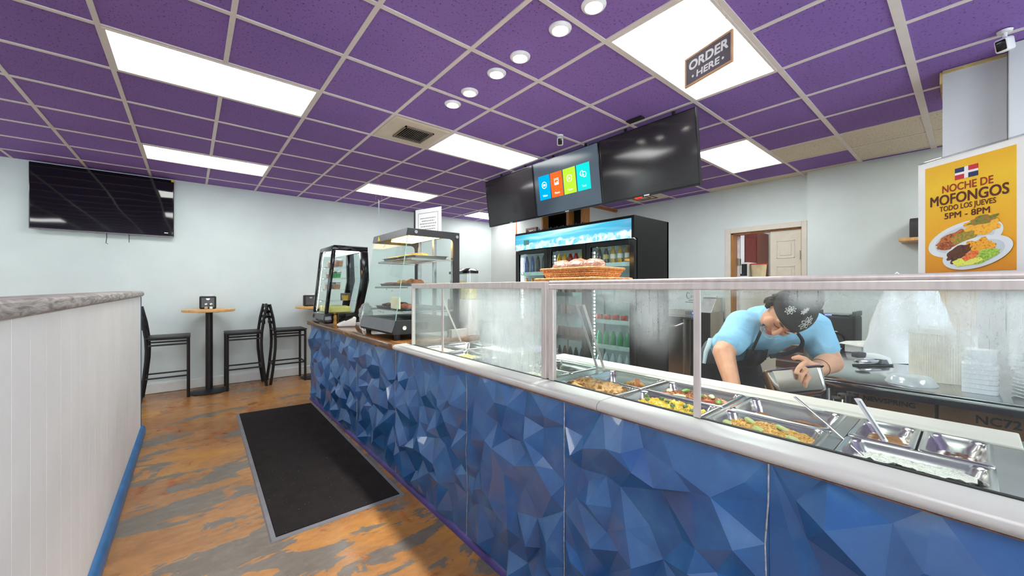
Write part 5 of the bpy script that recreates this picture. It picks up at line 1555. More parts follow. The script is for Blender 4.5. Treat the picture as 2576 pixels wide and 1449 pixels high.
for k in range(5):
    rnd = random.Random(90 + k)
    b = MB(); b.lathe([(0, .002), (.016, .002), (.018, .0), (.018, -.003), (0, -.003)], (0, 0, 0), 20, sx=.7, tf=Matrix.Translation((1.27 + .07 * (k % 2) * .9, .315 + k * .042, .919 + .006 * math.sin((k + .5) / 5 * PI))) @ Matrix.Rotation(.35, 4, 'X') @ Matrix.Rotation(rnd.uniform(0, 3), 4, 'Z'))
    tag(b.build('squash_slice', food_mat('squash_%d' % k, [(.3, (150, 170, 90)), (.55, (206, 206, 140)), (.75, (228, 184, 100))], 40, .35), None, 40), 'pale green squash slice on the seasoned rice, %s of five' % ORD[4 - k], 'vegetable', 'squash slices on the rice')
for k in range(2):
    bit((1.50 - k * .04, .35 + k * .06, .896), (.022, .055, .009), M_meat, 'rib_piece', 'dark roasted meat piece in the shallow gravy, %s' % ('rightmost' if k == 0 else 'left of the other'), 'meat', 'roasted meat pieces', k + 60, .1)
# ladle in the rice, serving spoon in the curry
t = thing('serving_spoon', 'long thin steel spoon leaning out of the white rice', 'spoon', (1.285, .165, .905))
p0, p1 = Vector((1.292, .166, .908)), Vector((1.551, .372, 1.0))
p1 = Vector((1.545, .378, .972))
b = MB(); b.tube([p0, p0.lerp(p1, .5) + Vector((0, 0, .003)), p1], [.0035, .0042, .0052], 6, flat=(1, .4)); b.build('handle', M_pan, t, 60)
b = MB(); b.blob(p0 + Vector((-.012, -.010, -.008)), (.022, .018, .006), 2); b.build('bowl', M_pan, t, 60)
t = thing('serving_spoon', 'broad flat-handled steel spoon standing in the curry', 'spoon', (1.50, .155, .895))
p0, p1 = Vector((1.50, .152, .897)), Vector((1.62, .232, .985))
b = MB(); b.tube([p0, p1], [.007, .010], 4, flat=(1, .25)); b.build('handle', mat('bright_steel', (240, 238, 240), .3, .6, var=.02), t)
b = MB(); b.tube([p0.lerp(p1, .1) + Vector((-.001, 0, .002)), p1.lerp(p0, .08) + Vector((-.001, 0, .0026))], .0022, 4); b.build('handle_groove', mat('grey_groove', (120, 116, 118), .4, .6), t)
b = MB(); b.blob((1.492, .148, .893), (.024, .02, .005), 2); b.build('bowl', M_pan, t, 60)

# pans and foil trays behind the far pane
for k, ((a, c), L, R) in enumerate(zip(WELLS[4:], ('nearest the steel joint', 'second', 'third', 'fourth'), (0, 0, 0, 0))):
    pan(FXa, FXb, a - .001, c + .001, 'front steel pan behind the far glass, %s' % ('nearest the steel joint' if k == 0 else '%s from the steel joint' % L))
    pan(BXa, BXb, a - .001, c + .001, 'rear steel pan behind the far glass, %s' % ('nearest the steel joint' if k == 0 else '%s from the steel joint' % L))
mound(1.238, 1.366, 1.255, 1.475, lambda x, y: .900, 'creamy_mash', M_cab, 'pale creamy side dish in the front pan nearest the steel joint', 'side dish', 60, None, .01, .002, .004, 33)
mound(1.238, 1.366, 2.165, 2.395, lambda x, y: .914, 'potato_salad', food_mat('potato_salad', [(.3, (222, 206, 140)), (.7, (244, 232, 188))], 50), 'pale yellow potato salad in the leftmost front pan', 'salad', 160, None, .012, .003, .006, 34)
mound(1.238, 1.366, 1.865, 2.085, lambda x, y: .910, 'mixed_salad', food_mat('mixed_salad', [(.3, (170, 120, 80)), (.5, (206, 180, 110)), (.7, (140, 160, 90))], 60), 'brown and green mixed salad in the third front pan', 'salad', 160, None, .012, .003, .006, 35)
# clear ribbed party tray turned over on the pans
M_clr = glass('ribbed_clear_plastic', (.95, .97, .97), .30, .12)
def ribbed_tray(x0, x1, y0, y1, z, h, lab):
    t = thing('plastic_tray', lab, 'tray', ((x0 + x1) / 2, (y0 + y1) / 2, z))
    b = MB()
    def ring(d, zz, w=0.0):
        pts = rr(x0 + d, x1 - d, y0 + d, y1 - d, .03, 4)
        out = []
        n = len(pts)
        m = 5
        per = []
        for i in range(n):
            a, c = Vector(pts[i]), Vector(pts[(i + 1) % n])
            kk = max(1, int((c - a).length / .008))
            for s in range(kk): per.append(a.lerp(c, s / kk))
        for i, p in enumerate(per):
            cx_, cy_ = (x0 + x1) / 2, (y0 + y1) / 2
            dv = Vector((cx_, cy_)) - p
            dv.normalize()
            q_ = p + dv * (w if i % 2 else 0)
            out.append((q_.x, q_.y, zz))
        return out
    base = ring(0, z)
    n = len(base)
    def fit(r_): 
        return [r_[int(i * len(r_) / n) % len(r_)] for i in range(n)]
    b.loft([ring(0, z), ring(0, z + .003), fit(ring(.006, z + .005, .003)), fit(ring(.012, z + h, .003)), fit(ring(.03, z + h + .004)), ], cap1=True)
    b.build('ribbed_shell', M_clr, t)
    b = MB(); b.tube(rr3(x0 - .004, x1 + .004, y0 - .004, y1 + .004, z + .003), .003, 5, closed=True); b.build('rim', M_cupclear, t)
def rr3(x0, x1, y0, y1, z): return [(x, y, z) for x, y in rr(x0, x1, y0, y1, .03, 4)]
ribbed_tray(1.235, 1.53, 1.42, 1.84, PZ + .006, .052, 'clear ribbed plastic tray turned upside down over the steel pans')
b = MB(); b.box(1.50, 1.61, 1.80, 2.10, PZ + .007, PZ + .011, .002, tf=Matrix.Translation((0, 0, 0))); tag(b.build('pan_lid', mat('white_foam_lid', (240, 236, 230), .5)), 'flat white lid lying on the rear pans beside the ribbed tray', 'lid')
# ================================================================ steel prep table and what stands on it
t = thing('prep_table', 'long stainless steel prep table behind the cook, with a mirror-like top', 'table', (2.95, -.4, 0))
M_top = mat('mirror_steel_top', (206, 208, 208), .13, 1.0, var=.03, vs=5)
TZ = .93
b = MB(); b.box(2.205, 3.73, -1.5, .515, TZ - .012, TZ, .003); b.box(2.205, 2.222, -1.5, .515, TZ - .046, TZ - .010, .003); b.box(2.222, 3.73, .500, .515, TZ - .046, TZ - .010, .003); b.build('steel_top', M_top, t, 40)
for x, y in ((2.28, .44), (3.65, .44), (2.28, -1.4), (3.65, -1.4)):
    b = MB(); b.tube([(x, y, 0), (x, y, TZ - .0125)], .022, 14); b.build('leg', M_steel, t, 40)
b = MB(); b.box(2.26, 3.68, -1.45, .47, .30, .318, .003); b.build('undershelf', M_steel, t)
# cartons under the table top, printed NEWSPRING and NC72
M_card = mat('brown_cardboard', (150, 104, 66), .8, var=.08, vs=9)
for k, (y0, y1, word, sz, lab) in enumerate(((.10, .34, 'NEWSPRING', .030, 'brown carton printed NEWSPRING under the steel table'), (-.16, .09, 'NC72', .046, 'brown carton printed NC72 under the steel table'))):
    t = thing('cardboard_carton', lab, 'carton', (2.55, (y0 + y1) / 2, .318), 'cartons under the steel table')
    b = MB(); b.box(2.40, 2.85, y0, y1, .3185, .868, .003); b.build('carton', M_card, t)
    F_ = frame((2.3985, (y0 + y1) / 2 + (.02 if k == 0 else -.03), .825 if k == 0 else .812), (0, -1, 0), (0, 0, 1))
    b = MB(); add_text(b, word, sz, F_, 0, 0, 0, bold=.001); b.build('lettering', M_black, t)
for k, x in enumerate((2.34, 2.44, 2.53)):
    t = thing('glass_jar', 'clear jar of white granules under the table corner, %s' % ORD[k], 'jar', (x, .43 - k * .01, .318), 'jars under the table corner')
    b = MB(); b.lathe([(0, .001), (.04, .001), (.043, .02), (.043, .44), (.03, .47)], (x, .41 - k * .02, .3185), 18); b.build('jar', glass('jar_glass', (.9, .93, .94), .3), t, 40)
    b = MB(); b.lathe([(0, .004), (.039, .004), (.040, .3), (0, .31)], (x, .41 - k * .02, .3185), 18); b.build('granules', mat('white_granules', (226, 226, 222), .8), t, 40)
    b = MB(); b.lathe([(.032, .468), (.034, .50), (0, .50)], (x, .41 - k * .02, .3185), 18); b.build('lid', M_chrome, t, 40)

# stapler
t = thing('stapler', 'white and black stapler on the steel table in front of the plastic bags', 'stapler', (2.72, .28, TZ))
A_ = Matrix.Translation((2.715, .33, TZ + .0005)) @ Matrix.Rotation(math.atan2(-.64 * 1, .77), 4, 'Z') @ Matrix.Rotation(.10, 4, 'Z') @ Matrix.Diagonal((1.12, 1, 1, 1))
b = MB(); b.box(-.09, .09, -.018, .018, 0, .010, .003, tf=A_); b.build('base', M_blackmatt, t, 40)
b = MB(); b.box(-.085, .03, -.014, .014, .018, .034, .003, tf=A_); b.build('magazine', M_chrome, t, 40)
b = MB(); b.prism([(-.06, .045), (-.05, .068), (.02, .064), (.075, .042), (.085, .010), (.05, .010), (.03, .036)], 'y', -.018, .018, .004, tf=A_); b.build('arm', M_white, t, 40)
b = MB(); b.box(-.095, -.048, -.0185, .0185, .046, .074, .006, tf=A_); b.build('pad', mat('dark_grey_rubber', (70, 68, 74), .5), t, 40)
b = MB(); b.prism([(.022, .012), (.03, .036), (.055, .034), (.066, .012)], 'y', -.020, .020, .002, tf=A_); b.build('side_plate', mat('slate_plastic', (96, 96, 110), .45), t, 40)

# tall bundle of white carrier bags
M_bag = mat('white_carrier_plastic', (240, 241, 242), .32, var=.02, vs=10, bump=.25, bs=14, coat=.2)
t = thing('bag_bundle', 'tall bundle of thin white plastic carrier bags standing on the steel table', 'bags', (3.06, .22, TZ))
rings = []
for k in range(15):
    f = k / 14.0
    z = TZ + .001 + .425 * f
    rx, ry = .145 * (1 - .50 * f ** 1.6), .175 * (1 - .50 * f ** 1.6)
    rg_ = []
    for q_ in range(48):
        a = 2 * PI * q_ / 48
        w = 1 + .09 * math.sin(a * 7 + f * 4) * (1 - .3 * f) + .07 * noise.noise(Vector((math.cos(a) * 3, math.sin(a) * 3, f * 5)))
        sq = 1 / max(abs(math.cos(a)), abs(math.sin(a))) ** .6
        rg_.append((3.06 + rx * w * sq * math.cos(a), .22 + ry * w * sq * math.sin(a), z + .012 * noise.noise(Vector((a, f * 3, 2)))))
    rings.append(rg_)
b = MB(); b.loft(rings, cap0=True, cap1=True); b.build('folded_bags', M_bag, t, 80)
for s in (-1, 1):
    b = MB(); b.tube([(3.05, .22 + s * .05, TZ + .40), (3.04, .22 + s * .075, TZ + .455), (3.04, .22 + s * .05, TZ + .492), (3.04, .22 + s * .02, TZ + .455), (3.05, .22 + s * .02, TZ + .40)], .006, 6); b.build('bag_handle', M_bag, t, 60)
b = MB(); b.box(3.34, 3.62, -.02, .27, TZ + .0005, TZ + .42, .003)
tag(b.build('cardboard_box', mat('tan_cardboard', (206, 172, 130), .8, var=.05, vs=6)), 'tan cardboard box behind the white carrier bags', 'box')
# flat white box and packet at the far corner of the table
t = thing('flat_box', 'flat white box with papers on top at the far corner of the steel table', 'box', (3.25, .40, TZ))
b = MB(); b.box(3.20, 3.42, .30, .52, TZ + .0005, TZ + .045, .003); b.build('box', M_white, t)
b = MB(); b.box(3.1985, 3.2, .34, .44, TZ + .010, TZ + .036); b.build('printed_label', mat('pale_blue_label', (186, 196, 214), .6), t)
b = MB(); b.loft([[(3.17, .25 + .05 * k, TZ + .048 + .006 * math.sin(k * 1.3)) for k in range(7)], [(3.42, .25 + .05 * k, TZ + .052 + .006 * math.sin(k * 1.7 + 1)) for k in range(7)]], close=False); b.build('papers', mat('cream_paper', (240, 238, 228), .7), t)
b = MB(); b.blob((3.30, .30, TZ + .085), (.09, .10, .032), 3, .35, 9, 5.0)
tag(b.build('plastic_packet', M_bag, None, 60), 'crumpled white packet lying on the flat white box', 'packet')

# stacked clear lids, foam boxes, foam plates, shallow dish
q = NT('stacked_lid_edges')
wv = q.n('ShaderNodeTexWave'); wv.bands_direction = 'X'; wv.inputs['Scale'].default_value = 1.0
M_lids = [glass('clear_lid_plastic', (.90, .90, .86), .30, .16, .30, (.93, .91, .84, 1)), mat('milky_lid_plastic', (242, 236, 218), .22, var=.03, vs=30, coat=.3)]
def ribbed_cyl(c, r, h, ribs, m, nm, lab, cat, grp=None, lid=False):
    t = thing(nm, lab, cat, c, grp)
    n = ribs * 2
    b = MB()
    b.loft([[(c[0] + (r - (.002 if k % 2 else 0)) * math.cos(2 * PI * k / n), c[1] + (r - (.002 if k % 2 else 0)) * math.sin(2 * PI * k / n), c[2] + z) for k in range(n)] for z in (.001, h)], cap0=True, cap1=True)
    b.build('stack', m, t, 20)
    if lid:
        b = MB(); b.lathe([(r * .9, h), (r + .004, h + .001), (r + .004, h + .022), (r * .95, h + .026), (0, h + .024)], c, 60); b.build('top_lid', M_lids[0], t, 40)
ribbed_cyl((2.54, .085, TZ), .102, .205, 84, M_lids[1], 'lid_stack', 'large round stack of milky clear plastic lids on the steel table', 'lids', None, True)
t = thing('dish', 'shallow clear plastic dish upside down beside the lid stack', 'dish', (2.33, .165, TZ))
b = MB(); b.lathe([(.078, .001), (.080, .004), (.066, .03), (.055, .036), (0, .038)], (2.33, .165, TZ), 36); b.build('dish_shell', glass('frosted_clear_dish', (.94, .96, .96), .35, .15, .4), t, 40)
M_foam = mat('white_foam', (244, 247, 248), .7, var=.01)
for k in range(9):
    o_ = dict(z=TZ + .001 + k * .0185)
    b = MB()
    d = .004 if k < 6 else .010
    b.loft([[(x, y, o_['z']) for x, y in rr(2.30 + d + .004, 2.41 - d, -.072 + d + .004, .030 - d, .016)], [(x, y, o_['z'] + .0175) for x, y in rr(2.30 + d, 2.41 - d, -.072 + d, .030 - d, .018)]], cap0=True, cap1=True)
    tag(b.build('foam_box', M_foam, None, 40), 'square white foam box in the stack on the steel table, %s' % ('topmost' if k == 8 else 'at the bottom' if k == 0 else '%s from the bottom' % ('', 'second', 'third', 'fourth', 'fifth', 'sixth', 'seventh', 'eighth')[k]), 'foam box', 'stacked foam boxes')
for k in range(20):
    b = MB()
    b.lathe([(0, .001), (.075, .001), (.10, .011), (.112, .013), (.10, .013), (.075, .004), (0, .004)], (2.345, -.205, TZ + k * .0125), 36)
    tag(b.build('foam_plate', M_foam, None, 40), 'round white foam plate, %s of the stack at the far right' % (['lowest'] + ['%s lowest' % w for w in 'second third fourth fifth sixth seventh eighth ninth tenth eleventh twelfth thirteenth fourteenth fifteenth sixteenth seventeenth eighteenth nineteenth'.split()] + ['topmost'])[k], 'plate', 'stacked foam plates')

# ================================================================ equipment along the right wall
M_tilegrey = NT('grey_wall_tile')
q = M_tilegrey
br = q.n('ShaderNodeTexBrick'); br.offset = 0.5
mp = q.n('ShaderNodeMapping'); tc = q.n('ShaderNodeTexCoord'); q.l(tc.outputs['Object'], mp.inputs[0]); mp.inputs['Rotation'].default_value = (0, 0, 0)
sx = q.n('ShaderNodeSeparateXYZ'); cx2 = q.n('ShaderNodeCombineXYZ'); q.l(mp.outputs[0], sx.inputs[0]); q.l(sx.outputs[1], cx2.inputs[0]); q.l(sx.outputs[2], cx2.inputs[1])
q.l(cx2.outputs[0], br.inputs['Vector']); br.inputs['Scale'].default_value = 1.0; br.inputs['Brick Width'].default_value = .42; br.inputs['Row Height'].default_value = .36; br.inputs['Mortar Size'].default_value = .005
br.inputs['Color1'].default_value = lin((118, 122, 126)); br.inputs['Color2'].default_value = lin((126, 130, 134)); br.inputs['Mortar'].default_value = lin((78, 80, 84))
M_tg = q.done(q.bsdf(br.outputs[0], .35).outputs[0])
b = MB(); b.box(5.835, 5.8495, 2.252, 4.09, 0, .90); b.box(5.715, 5.7295, -1.5, 1.276, 0, .62); struct(b.build('wall_tiles', M_tg))
t = thing('undercounter_machine', 'stainless hand-sink machine with a blue-lit control panel beyond the glass', 'machine', (5.55, 2.75, 0))
b = MB(); b.box(5.35, 5.82, 2.52, 2.98, .0, .90, .006); b.build('cabinet', M_steel, t)
b = MB(); b.prism([(5.30, .90), (5.30, .93), (5.82, .93), (5.82, .90)], 'y', 2.48, 3.00, .003); b.build('worktop', M_steel, t)
b = MB(); b.box(5.62, 5.82, 2.49, 3.0, .93, 1.02, .004); b.build('back_box', M_steel_b, t)
b = MB(); b.box(5.612, 5.622, 2.53, 2.72, .945, .995, .002); b.build('control_panel', mat('slate_panel', (92, 96, 104), .35), t)
b = MB(); b.box(5.608, 5.613, 2.585, 2.615, .958, .982, .002); b.build('display', glow('blue_display', (70, 90, 255), 3), t)
b = MB(); b.tube([(5.28, 3.0, .84), (5.24, 2.93, .80), (5.22, 2.80, .79), (5.24, 2.66, .80), (5.30, 2.60, .84)], .014, 10); b.build('towel_bar', M_chrome, t, 60)
b = MB(); b.tube([(5.33, 2.60, .0), (5.33, 2.60, .90)], .012, 10); b.build('drain_pipe', M_chrome, t, 60)
t = thing('fryer', 'tall stainless fryer with a sloped white hood right of the mullion', 'fryer', (5.55, 2.37, 0))
b = MB(); b.box(5.38, 5.82, 2.26, 2.475, .0, 1.0, .004); b.build('cabinet', M_steel, t)
b = MB(); b.prism([(5.45, 1.001), (5.62, 1.20), (5.82, 1.20), (5.82, 1.001)], 'y', 2.28, 2.46, .003); b.build('flue', mat('pale_brushed_hood', (216, 214, 210), .35, .5), t)
b = MB(); b.box(5.60, 5.66, 2.275, 2.465, 1.2005, 1.225, .002); b.build('flue_cap', M_white, t)
t = thing('party_speaker', 'big black party speaker with blue-lit top controls standing behind the cook', 'speaker', (4.6, .80, 0))
b = MB(); b.box(4.46, 4.80, .655, .96, .001, 1.08, .02, 3); b.build('cabinet', M_blackmatt, t, 40)
for z, r in ((.86, .085), (.60, .115), (.30, .115)):
    b = MB(); b.lathe([(r, 0), (r * 1.06, .008), (r * .96, .012), (r * .85, .004), (r * .3, -.02), (0, -.016)], (0, 0, 0), 32, tf=Matrix.Translation((4.458, .79, z)) @ Matrix.Rotation(-PI / 2, 4, 'Y')); b.build('speaker_cone', M_blackgloss, t, 50)
b = MB(); b.box(4.49, 4.76, .70, .92, 1.0805, 1.098, .004); b.build('control_panel', M_blackgloss, t)
b = MB(); b.box(4.486, 4.490, .82, .87, 1.084, 1.094); b.build('display', glow('speaker_blue', (70, 80, 255), 4), t)
for y in (.665, .95):
    b = MB(); b.box(4.47, 4.79, y - .012, y + .012, 1.0805, 1.125, .006); b.build('handle', M_blackmatt, t)
t = thing('slatted_crate', 'brown slatted crate standing near the cream door behind the cook', 'crate', (4.7, 1.18, 0))
M_crate = mat('red_brown_slats', (92, 62, 56), .6, var=.1)
for k in range(9):
    b = MB(); b.box(4.60, 4.615, 1.06, 1.29, .02 + k * .085, .085 + k * .085, .003); b.build('slat', M_crate, t)
b = MB(); b.box(4.616, 4.63, 1.06, 1.085, .0, .79); b.box(4.616, 4.63, 1.265, 1.29, .0, .79); b.box(4.617, 4.86, 1.07, 1.28, .0, .78); b.build('crate_body', mat('pale_crate_core', (190, 184, 170), .6), t)
# wall shelf with its white bracket and the black box on it
t = thing('wall_shelf', 'small maple wall shelf with a white scroll bracket left of the poster', 'shelf', (5.6, .20, 1.80))
b = MB(); b.box(5.46, 5.727, -.10, .475, 1.803, 1.835, .003); b.build('board', M_maple, t)
for y in (.30, -.05):
    b = MB(); b.tube([(5.715, y, 1.60), (5.66, y, 1.68), (5.55, y, 1.73), (5.50, y, 1.765), (5.53, y, 1.795), (5.715, y, 1.799)], .012, 8, flat=(1.6, .7)); b.build('bracket', M_white, t, 60)
b = MB(); b.prism([(5.49, 1.836), (5.49, 1.99), (5.52, 2.03), (5.70, 2.03), (5.70, 1.836)], 'y', .05, .40, .008)
tag(b.build('receipt_printer', mat('charcoal_plastic', (66, 62, 66), .5), None, 40), 'charcoal printer sitting on the small wall shelf left of the poster', 'printer')

# ================================================================ behind the far pane: drink dispenser, till corner
t = thing('drink_dispenser', 'double drink dispenser with dark lids and pale yellow juice behind the hot case', 'drink dispenser', (1.72, 2.70, .941))
b = MB(); b.box(1.60, 1.82, 2.66, 2.71, .9415, 1.0); b.box(1.63, 1.84, 2.645, 2.715, .99, 1.23, .01) if False else b.box(1.745, 1.85, 2.64, 2.98, .9415, 1.24, .012); b.build('base', M_steel_b, t, 40)
for k, y in enumerate((2.885, 2.715)):
    b = MB(); b.loft([[(x, yy, z) for x, yy in rr(1.748, 1.848, y - .075, y + .075, .02)] for z in (1.241, 1.455)], cap0=True); b.build('bowl', M_cupclear, t, 40)
    b = MB(); b.loft([[(x, yy, z) for x, yy in rr(1.754, 1.842, y - .069, y + .069, .018)] for z in (1.245, 1.40 - .02 * k)], cap0=True, cap1=True); b.build('juice', mat('pale_lemon_juice', (236, 222, 150), .2, var=.05), t, 40)
    b = MB(); b.loft([[(x, yy, z) for x, yy in rr(1.745 + d, 1.851 - d, y - .078 + d, y + .078 - d, .02)] for z, d in ((1.456, 0), (1.478, 0), (1.496, .02), (1.500, .03))], cap0=True, cap1=True); b.build('lid', mat('dark_teal_lid', (44, 52, 56), .3) if k == 0 else M_blackgloss, t, 40)
t = thing('till_printer', 'slate till printer with a white label behind the far glass', 'printer', (2.12, 2.66, .0))
b = MB(); b.box(1.95, 2.50, 2.35, 3.0, .0, .80, .006); b.build('cabinet', mat('lilac_cabinet', (150, 142, 166), .5, var=.04), t)
b = MB(); b.box(2.0, 2.30, 2.55, 2.85, .8005, 1.06, .01); b.build('printer_body', mat('slate_blue_plastic', (98, 112, 120), .45), t)
b = MB(); b.box(1.996, 2.0, 2.57, 2.68, .92, 1.03); b.build('white_label', M_white, t)
b = MB()
b.loft([[(1.96 + .02 * k, 2.36, .803 + .012 * abs(math.sin(k * .7))) for k in range(12)], [(1.96 + .02 * k, 2.54, .806 + .012 * abs(math.sin(k * .9 + .5))) for k in range(12)]], close=False)
tag(b.build('paper_sheet', M_white, None, 60), 'white curled paper lying in front of the till printer', 'paper')
# ================================================================ the cook, bent over the table corner
def remeshed(mb, voxel, smooth=6):
    """fuse overlapping volumes into one continuous skin"""
    me = bpy.data.meshes.new('r'); mb.bm.to_mesh(me); mb.bm.free()
    o = bpy.data.objects.new('r', me); COL.objects.link(o)
    m = o.modifiers.new('r', 'REMESH'); m.mode = 'VOXEL'; m.voxel_size = voxel; m.use_smooth_shade = True
    s = o.modifiers.new('s', 'SMOOTH'); s.iterations = smooth; s.factor = .5
    dg = bpy.context.evaluated_depsgraph_get()
    res = bpy.data.meshes.new_from_object(o.evaluated_get(dg))
    bpy.data.objects.remove(o); bpy.data.meshes.remove(me)
    out = MB(); out.bm.from_mesh(res); bpy.data.meshes.remove(res)
    return out
def limb(b, pts, rad, n=7):
    """chain of overlapping balls with tapering radii"""
    for (p, r0), (q_, r1) in zip(zip(pts, rad), zip(pts[1:], rad[1:])):
        p, q_ = Vector(p), Vector(q_)
        k = max(2, int((q_ - p).length / (min(r0, r1) * .35)))
        for i in range(k + 1):
            f = i / k
            b.blob(p.lerp(q_, f), r0 + (r1 - r0) * f, 2)
def torso(b, pts, n=6):
    for (p, r0), (q_, r1) in zip(pts, pts[1:]):
        for i in range(n + 1):
            f = i / n
            b.blob(Vector(p).lerp(Vector(q_), f), tuple(r0[k] + (r1[k] - r0[k]) * f for k in range(3)), 2)
# joints in the figure's own frame: x to her left hand side, y away from the customers, z up
HIP = (0, .02, .93); W1 = (-.01, -.13, 1.02); CH = (-.005, -.29, 1.10); SM = (.0, -.37, 1.135)
RSH, REL, RWR = (-.150, -.385, 1.150), (-.282, -.455, 1.035), (-.300, -.575, .880)
LSH, LEL, LWR = (.172, -.405, 1.145), (.205, -.470, .990), (.020, -.622, .990)
NK = (.0, -.45, 1.175)
HC = Vector((-.046, -.540, 1.222))
hc = Vector((.23, -.92, .31)).normalized()             # towards the crown
hn = Vector((-.48, -.50, -.72)); hn = (hn - hc * hn.dot(hc)).normalized()   # where the face looks
hr = hn.cross(hc)
HM = Matrix.Identity(4)
for i in range(3):
    HM[i][0] = hr[i]; HM[i][1] = hn[i]; HM[i][2] = hc[i]; HM[i][3] = HC[i]

b = MB()
torso(b, [(HIP, (.155, .115, .12)), (W1, (.135, .10, .10)), (CH, (.150, .105, .085)), (SM, (.140, .085, .07))])
limb(b, [(-.085, .02, .86), (-.095, .0, .47), (-.095, .05, .09)], [.085, .058, .042])
limb(b, [(.085, .02, .86), (.095, .0, .47), (.095, .05, .09)], [.085, .058, .042])
for s in (-1, 1): b.blob((s * .095, -.01, .045), (.045, .115, .04), 2)
limb(b, [SM, NK, HC + hc * -.03 + hn * -.02], [.062, .054, .055])
limb(b, [RSH, REL, RWR], [.064, .048, .031]); limb(b, [LSH, LEL], [.062, .050]); limb(b, [LEL, (.11, -.548, .995), LWR], [.050, .045, .031])
limb(b, [SM, RSH], [.065, .066]); limb(b, [SM, LSH], [.065, .064])
# right hand below the counter edge, loosely curled
def hand(b, wrist, palm, fingers, thumb):
    limb(b, [wrist] + palm, [.030] + [.026, .024][:len(palm)])
    for f in fingers: limb(b, f, [.0115, .0105, .0098, .0086][:len(f)])
    limb(b, thumb, [.0145, .0125, .0105, .0092][:len(thumb)])
hand(b, RWR, [(-.303, -.605, .845), (-.303, -.622, .815)],
     [[(-.325, -.63, .805), (-.33, -.642, .775), (-.327, -.638, .745), (-.322, -.628, .725)], [(-.309, -.637, .800), (-.311, -.650, .768), (-.309, -.645, .735), (-.304, -.634, .715)],
      [(-.293, -.637, .802), (-.292, -.650, .772), (-.290, -.644, .742), (-.287, -.634, .722)], [(-.279, -.630, .808), (-.276, -.640, .784), (-.275, -.636, .760), (-.273, -.628, .745)]],
     [(-.278, -.60, .845), (-.262, -.618, .815), (-.262, -.636, .790), (-.268, -.648, .770)])
# left hand closed over the rim of the pan
limb(b, [LWR, (-.018, -.648, .997), (-.062, -.668, 1.003)], [.031, .034, .028])
b.blob((-.052, -.665, .996), (.036, .020, .026), 2)
for f in ([(-.078, -.688, 1.030), (-.108, -.712, 1.030), (-.132, -.724, 1.018), (-.144, -.726, .999)], [(-.074, -.696, 1.008), (-.106, -.722, 1.004), (-.126, -.731, .988), (-.130, -.730, .968)],
          [(-.066, -.698, .986), (-.094, -.723, .979), (-.108, -.729, .962), (-.108, -.726, .944)], [(-.054, -.692, .966), (-.076, -.712, .956), (-.086, -.716, .941), (-.085, -.712, .927)]):
    limb(b, f, [.0110, .0100, .0092, .0082])
b.blob((-.052, -.672, 1.000), (.030, .018, .034), 2)
b.blob((-.076, -.694, .996), (.024, .015, .034), 2, tf=None)
limb(b, [(-.032, -.655, 1.018), (-.066, -.668, 1.042), (-.096, -.676, 1.052), (-.118, -.678, 1.048)], [.0150, .0128, .0108, .0092])
# head: skull, jaw, cheeks, nose, lips, ears
hb = MB(HM)
hb.blob((0, -.012, .020), (.078, .094, .090), 3)
hb.blob((0, .026, -.052), (.058, .058, .062), 3)
hb.blob((0, .050, -.090), (.028, .026, .022), 2)
for s in (-1, 1):
    hb.blob((s * .036, .060, -.038), (.026, .024, .028), 2)
    hb.blob((s * .078, -.012, -.020), (.010, .020, .030), 2)
    hb.blob((s * .030, .078, .020), (.026, .012, .010), 2)
hb.tube([(0, .084, .006), (0, .094, -.018), (0, .102, -.038), (0, .090, -.046)], [.008, .010, .0125, .009], 10)
for s in (-1, 1): hb.blob((s * .010, .090, -.039), (.008, .009, .007), 2)
hb.blob((0, .082, -.066), (.022, .010, .006), 2); hb.blob((0, .080, -.076), (.019, .010, .007), 2)
_m = bpy.data.meshes.new('h'); hb.bm.to_mesh(_m); hb.bm.free(); b.bm.from_mesh(_m); bpy.data.meshes.remove(_m)
q = NT('skin')
n1 = q.noise(q.coords(), 16, 4)
pb = q.bsdf(q.ramp(n1, [(.3, (206, 146, 112)), (.7, (224, 168, 134))]), .5, 0, q.bump(q.noise(q.coords(), 140, 3), .06, .004))
pb.inputs['Subsurface Weight'].default_value = .12; pb.inputs['Subsurface Radius'].default_value = (.02, .008, .004)
M_skinp = q.done(pb.outputs[0])
person = remeshed(b, .0045, 3).build('person', M_skinp, None, 180, world=False)
PLOC = Vector((.6414 * 2.25 + .7672 * 1.27, .7672 * 2.25 - .6414 * 1.27, 0))
tag(person, 'person in a light blue shirt, black apron and bandana bending over the steel table', 'person')
def wear(mb, name, m, smooth=180, parent=None):
    o = mb.build(name, m, parent or person, smooth, world=False)
    return o
# shirt with short sleeves
b = MB()
torso(b, [((-.004, -.075, .995), (.150, .112, .098)), ((W1[0], W1[1], W1[2]), (.152, .118, .112)), (CH, (.168, .120, .102)), (SM, (.155, .100, .084))])
limb(b, [SM, RSH], [.082, .082]); limb(b, [SM, LSH], [.082, .080])
def along(p, q_, f): return tuple(Vector(p).lerp(Vector(q_), f))
limb(b, [RSH, along(RSH, REL, .62)], [.080, .070]); limb(b, [LSH, along(LSH, LEL, .56)], [.078, .069])
b.blob((0, -.335, 1.215), (.10, .07, .035), 2)
limb(b, [SM, (-.02, -.43, 1.185), (-.035, -.47, 1.205)], [.085, .078, .068])
q = NT('light_blue_shirt')
fold = q.noise(q.coords((1, 1, 1)), 9, 3, .5, .8)
M_shirt = q.done(q.bsdf(q.ramp(fold, [(.3, (138, 190, 220)), (.7, (158, 208, 234))]), .8, 0, q.bump(fold, .35, .03), .2).outputs[0])
wear(remeshed(b, .008, 6), 'shirt', M_shirt)
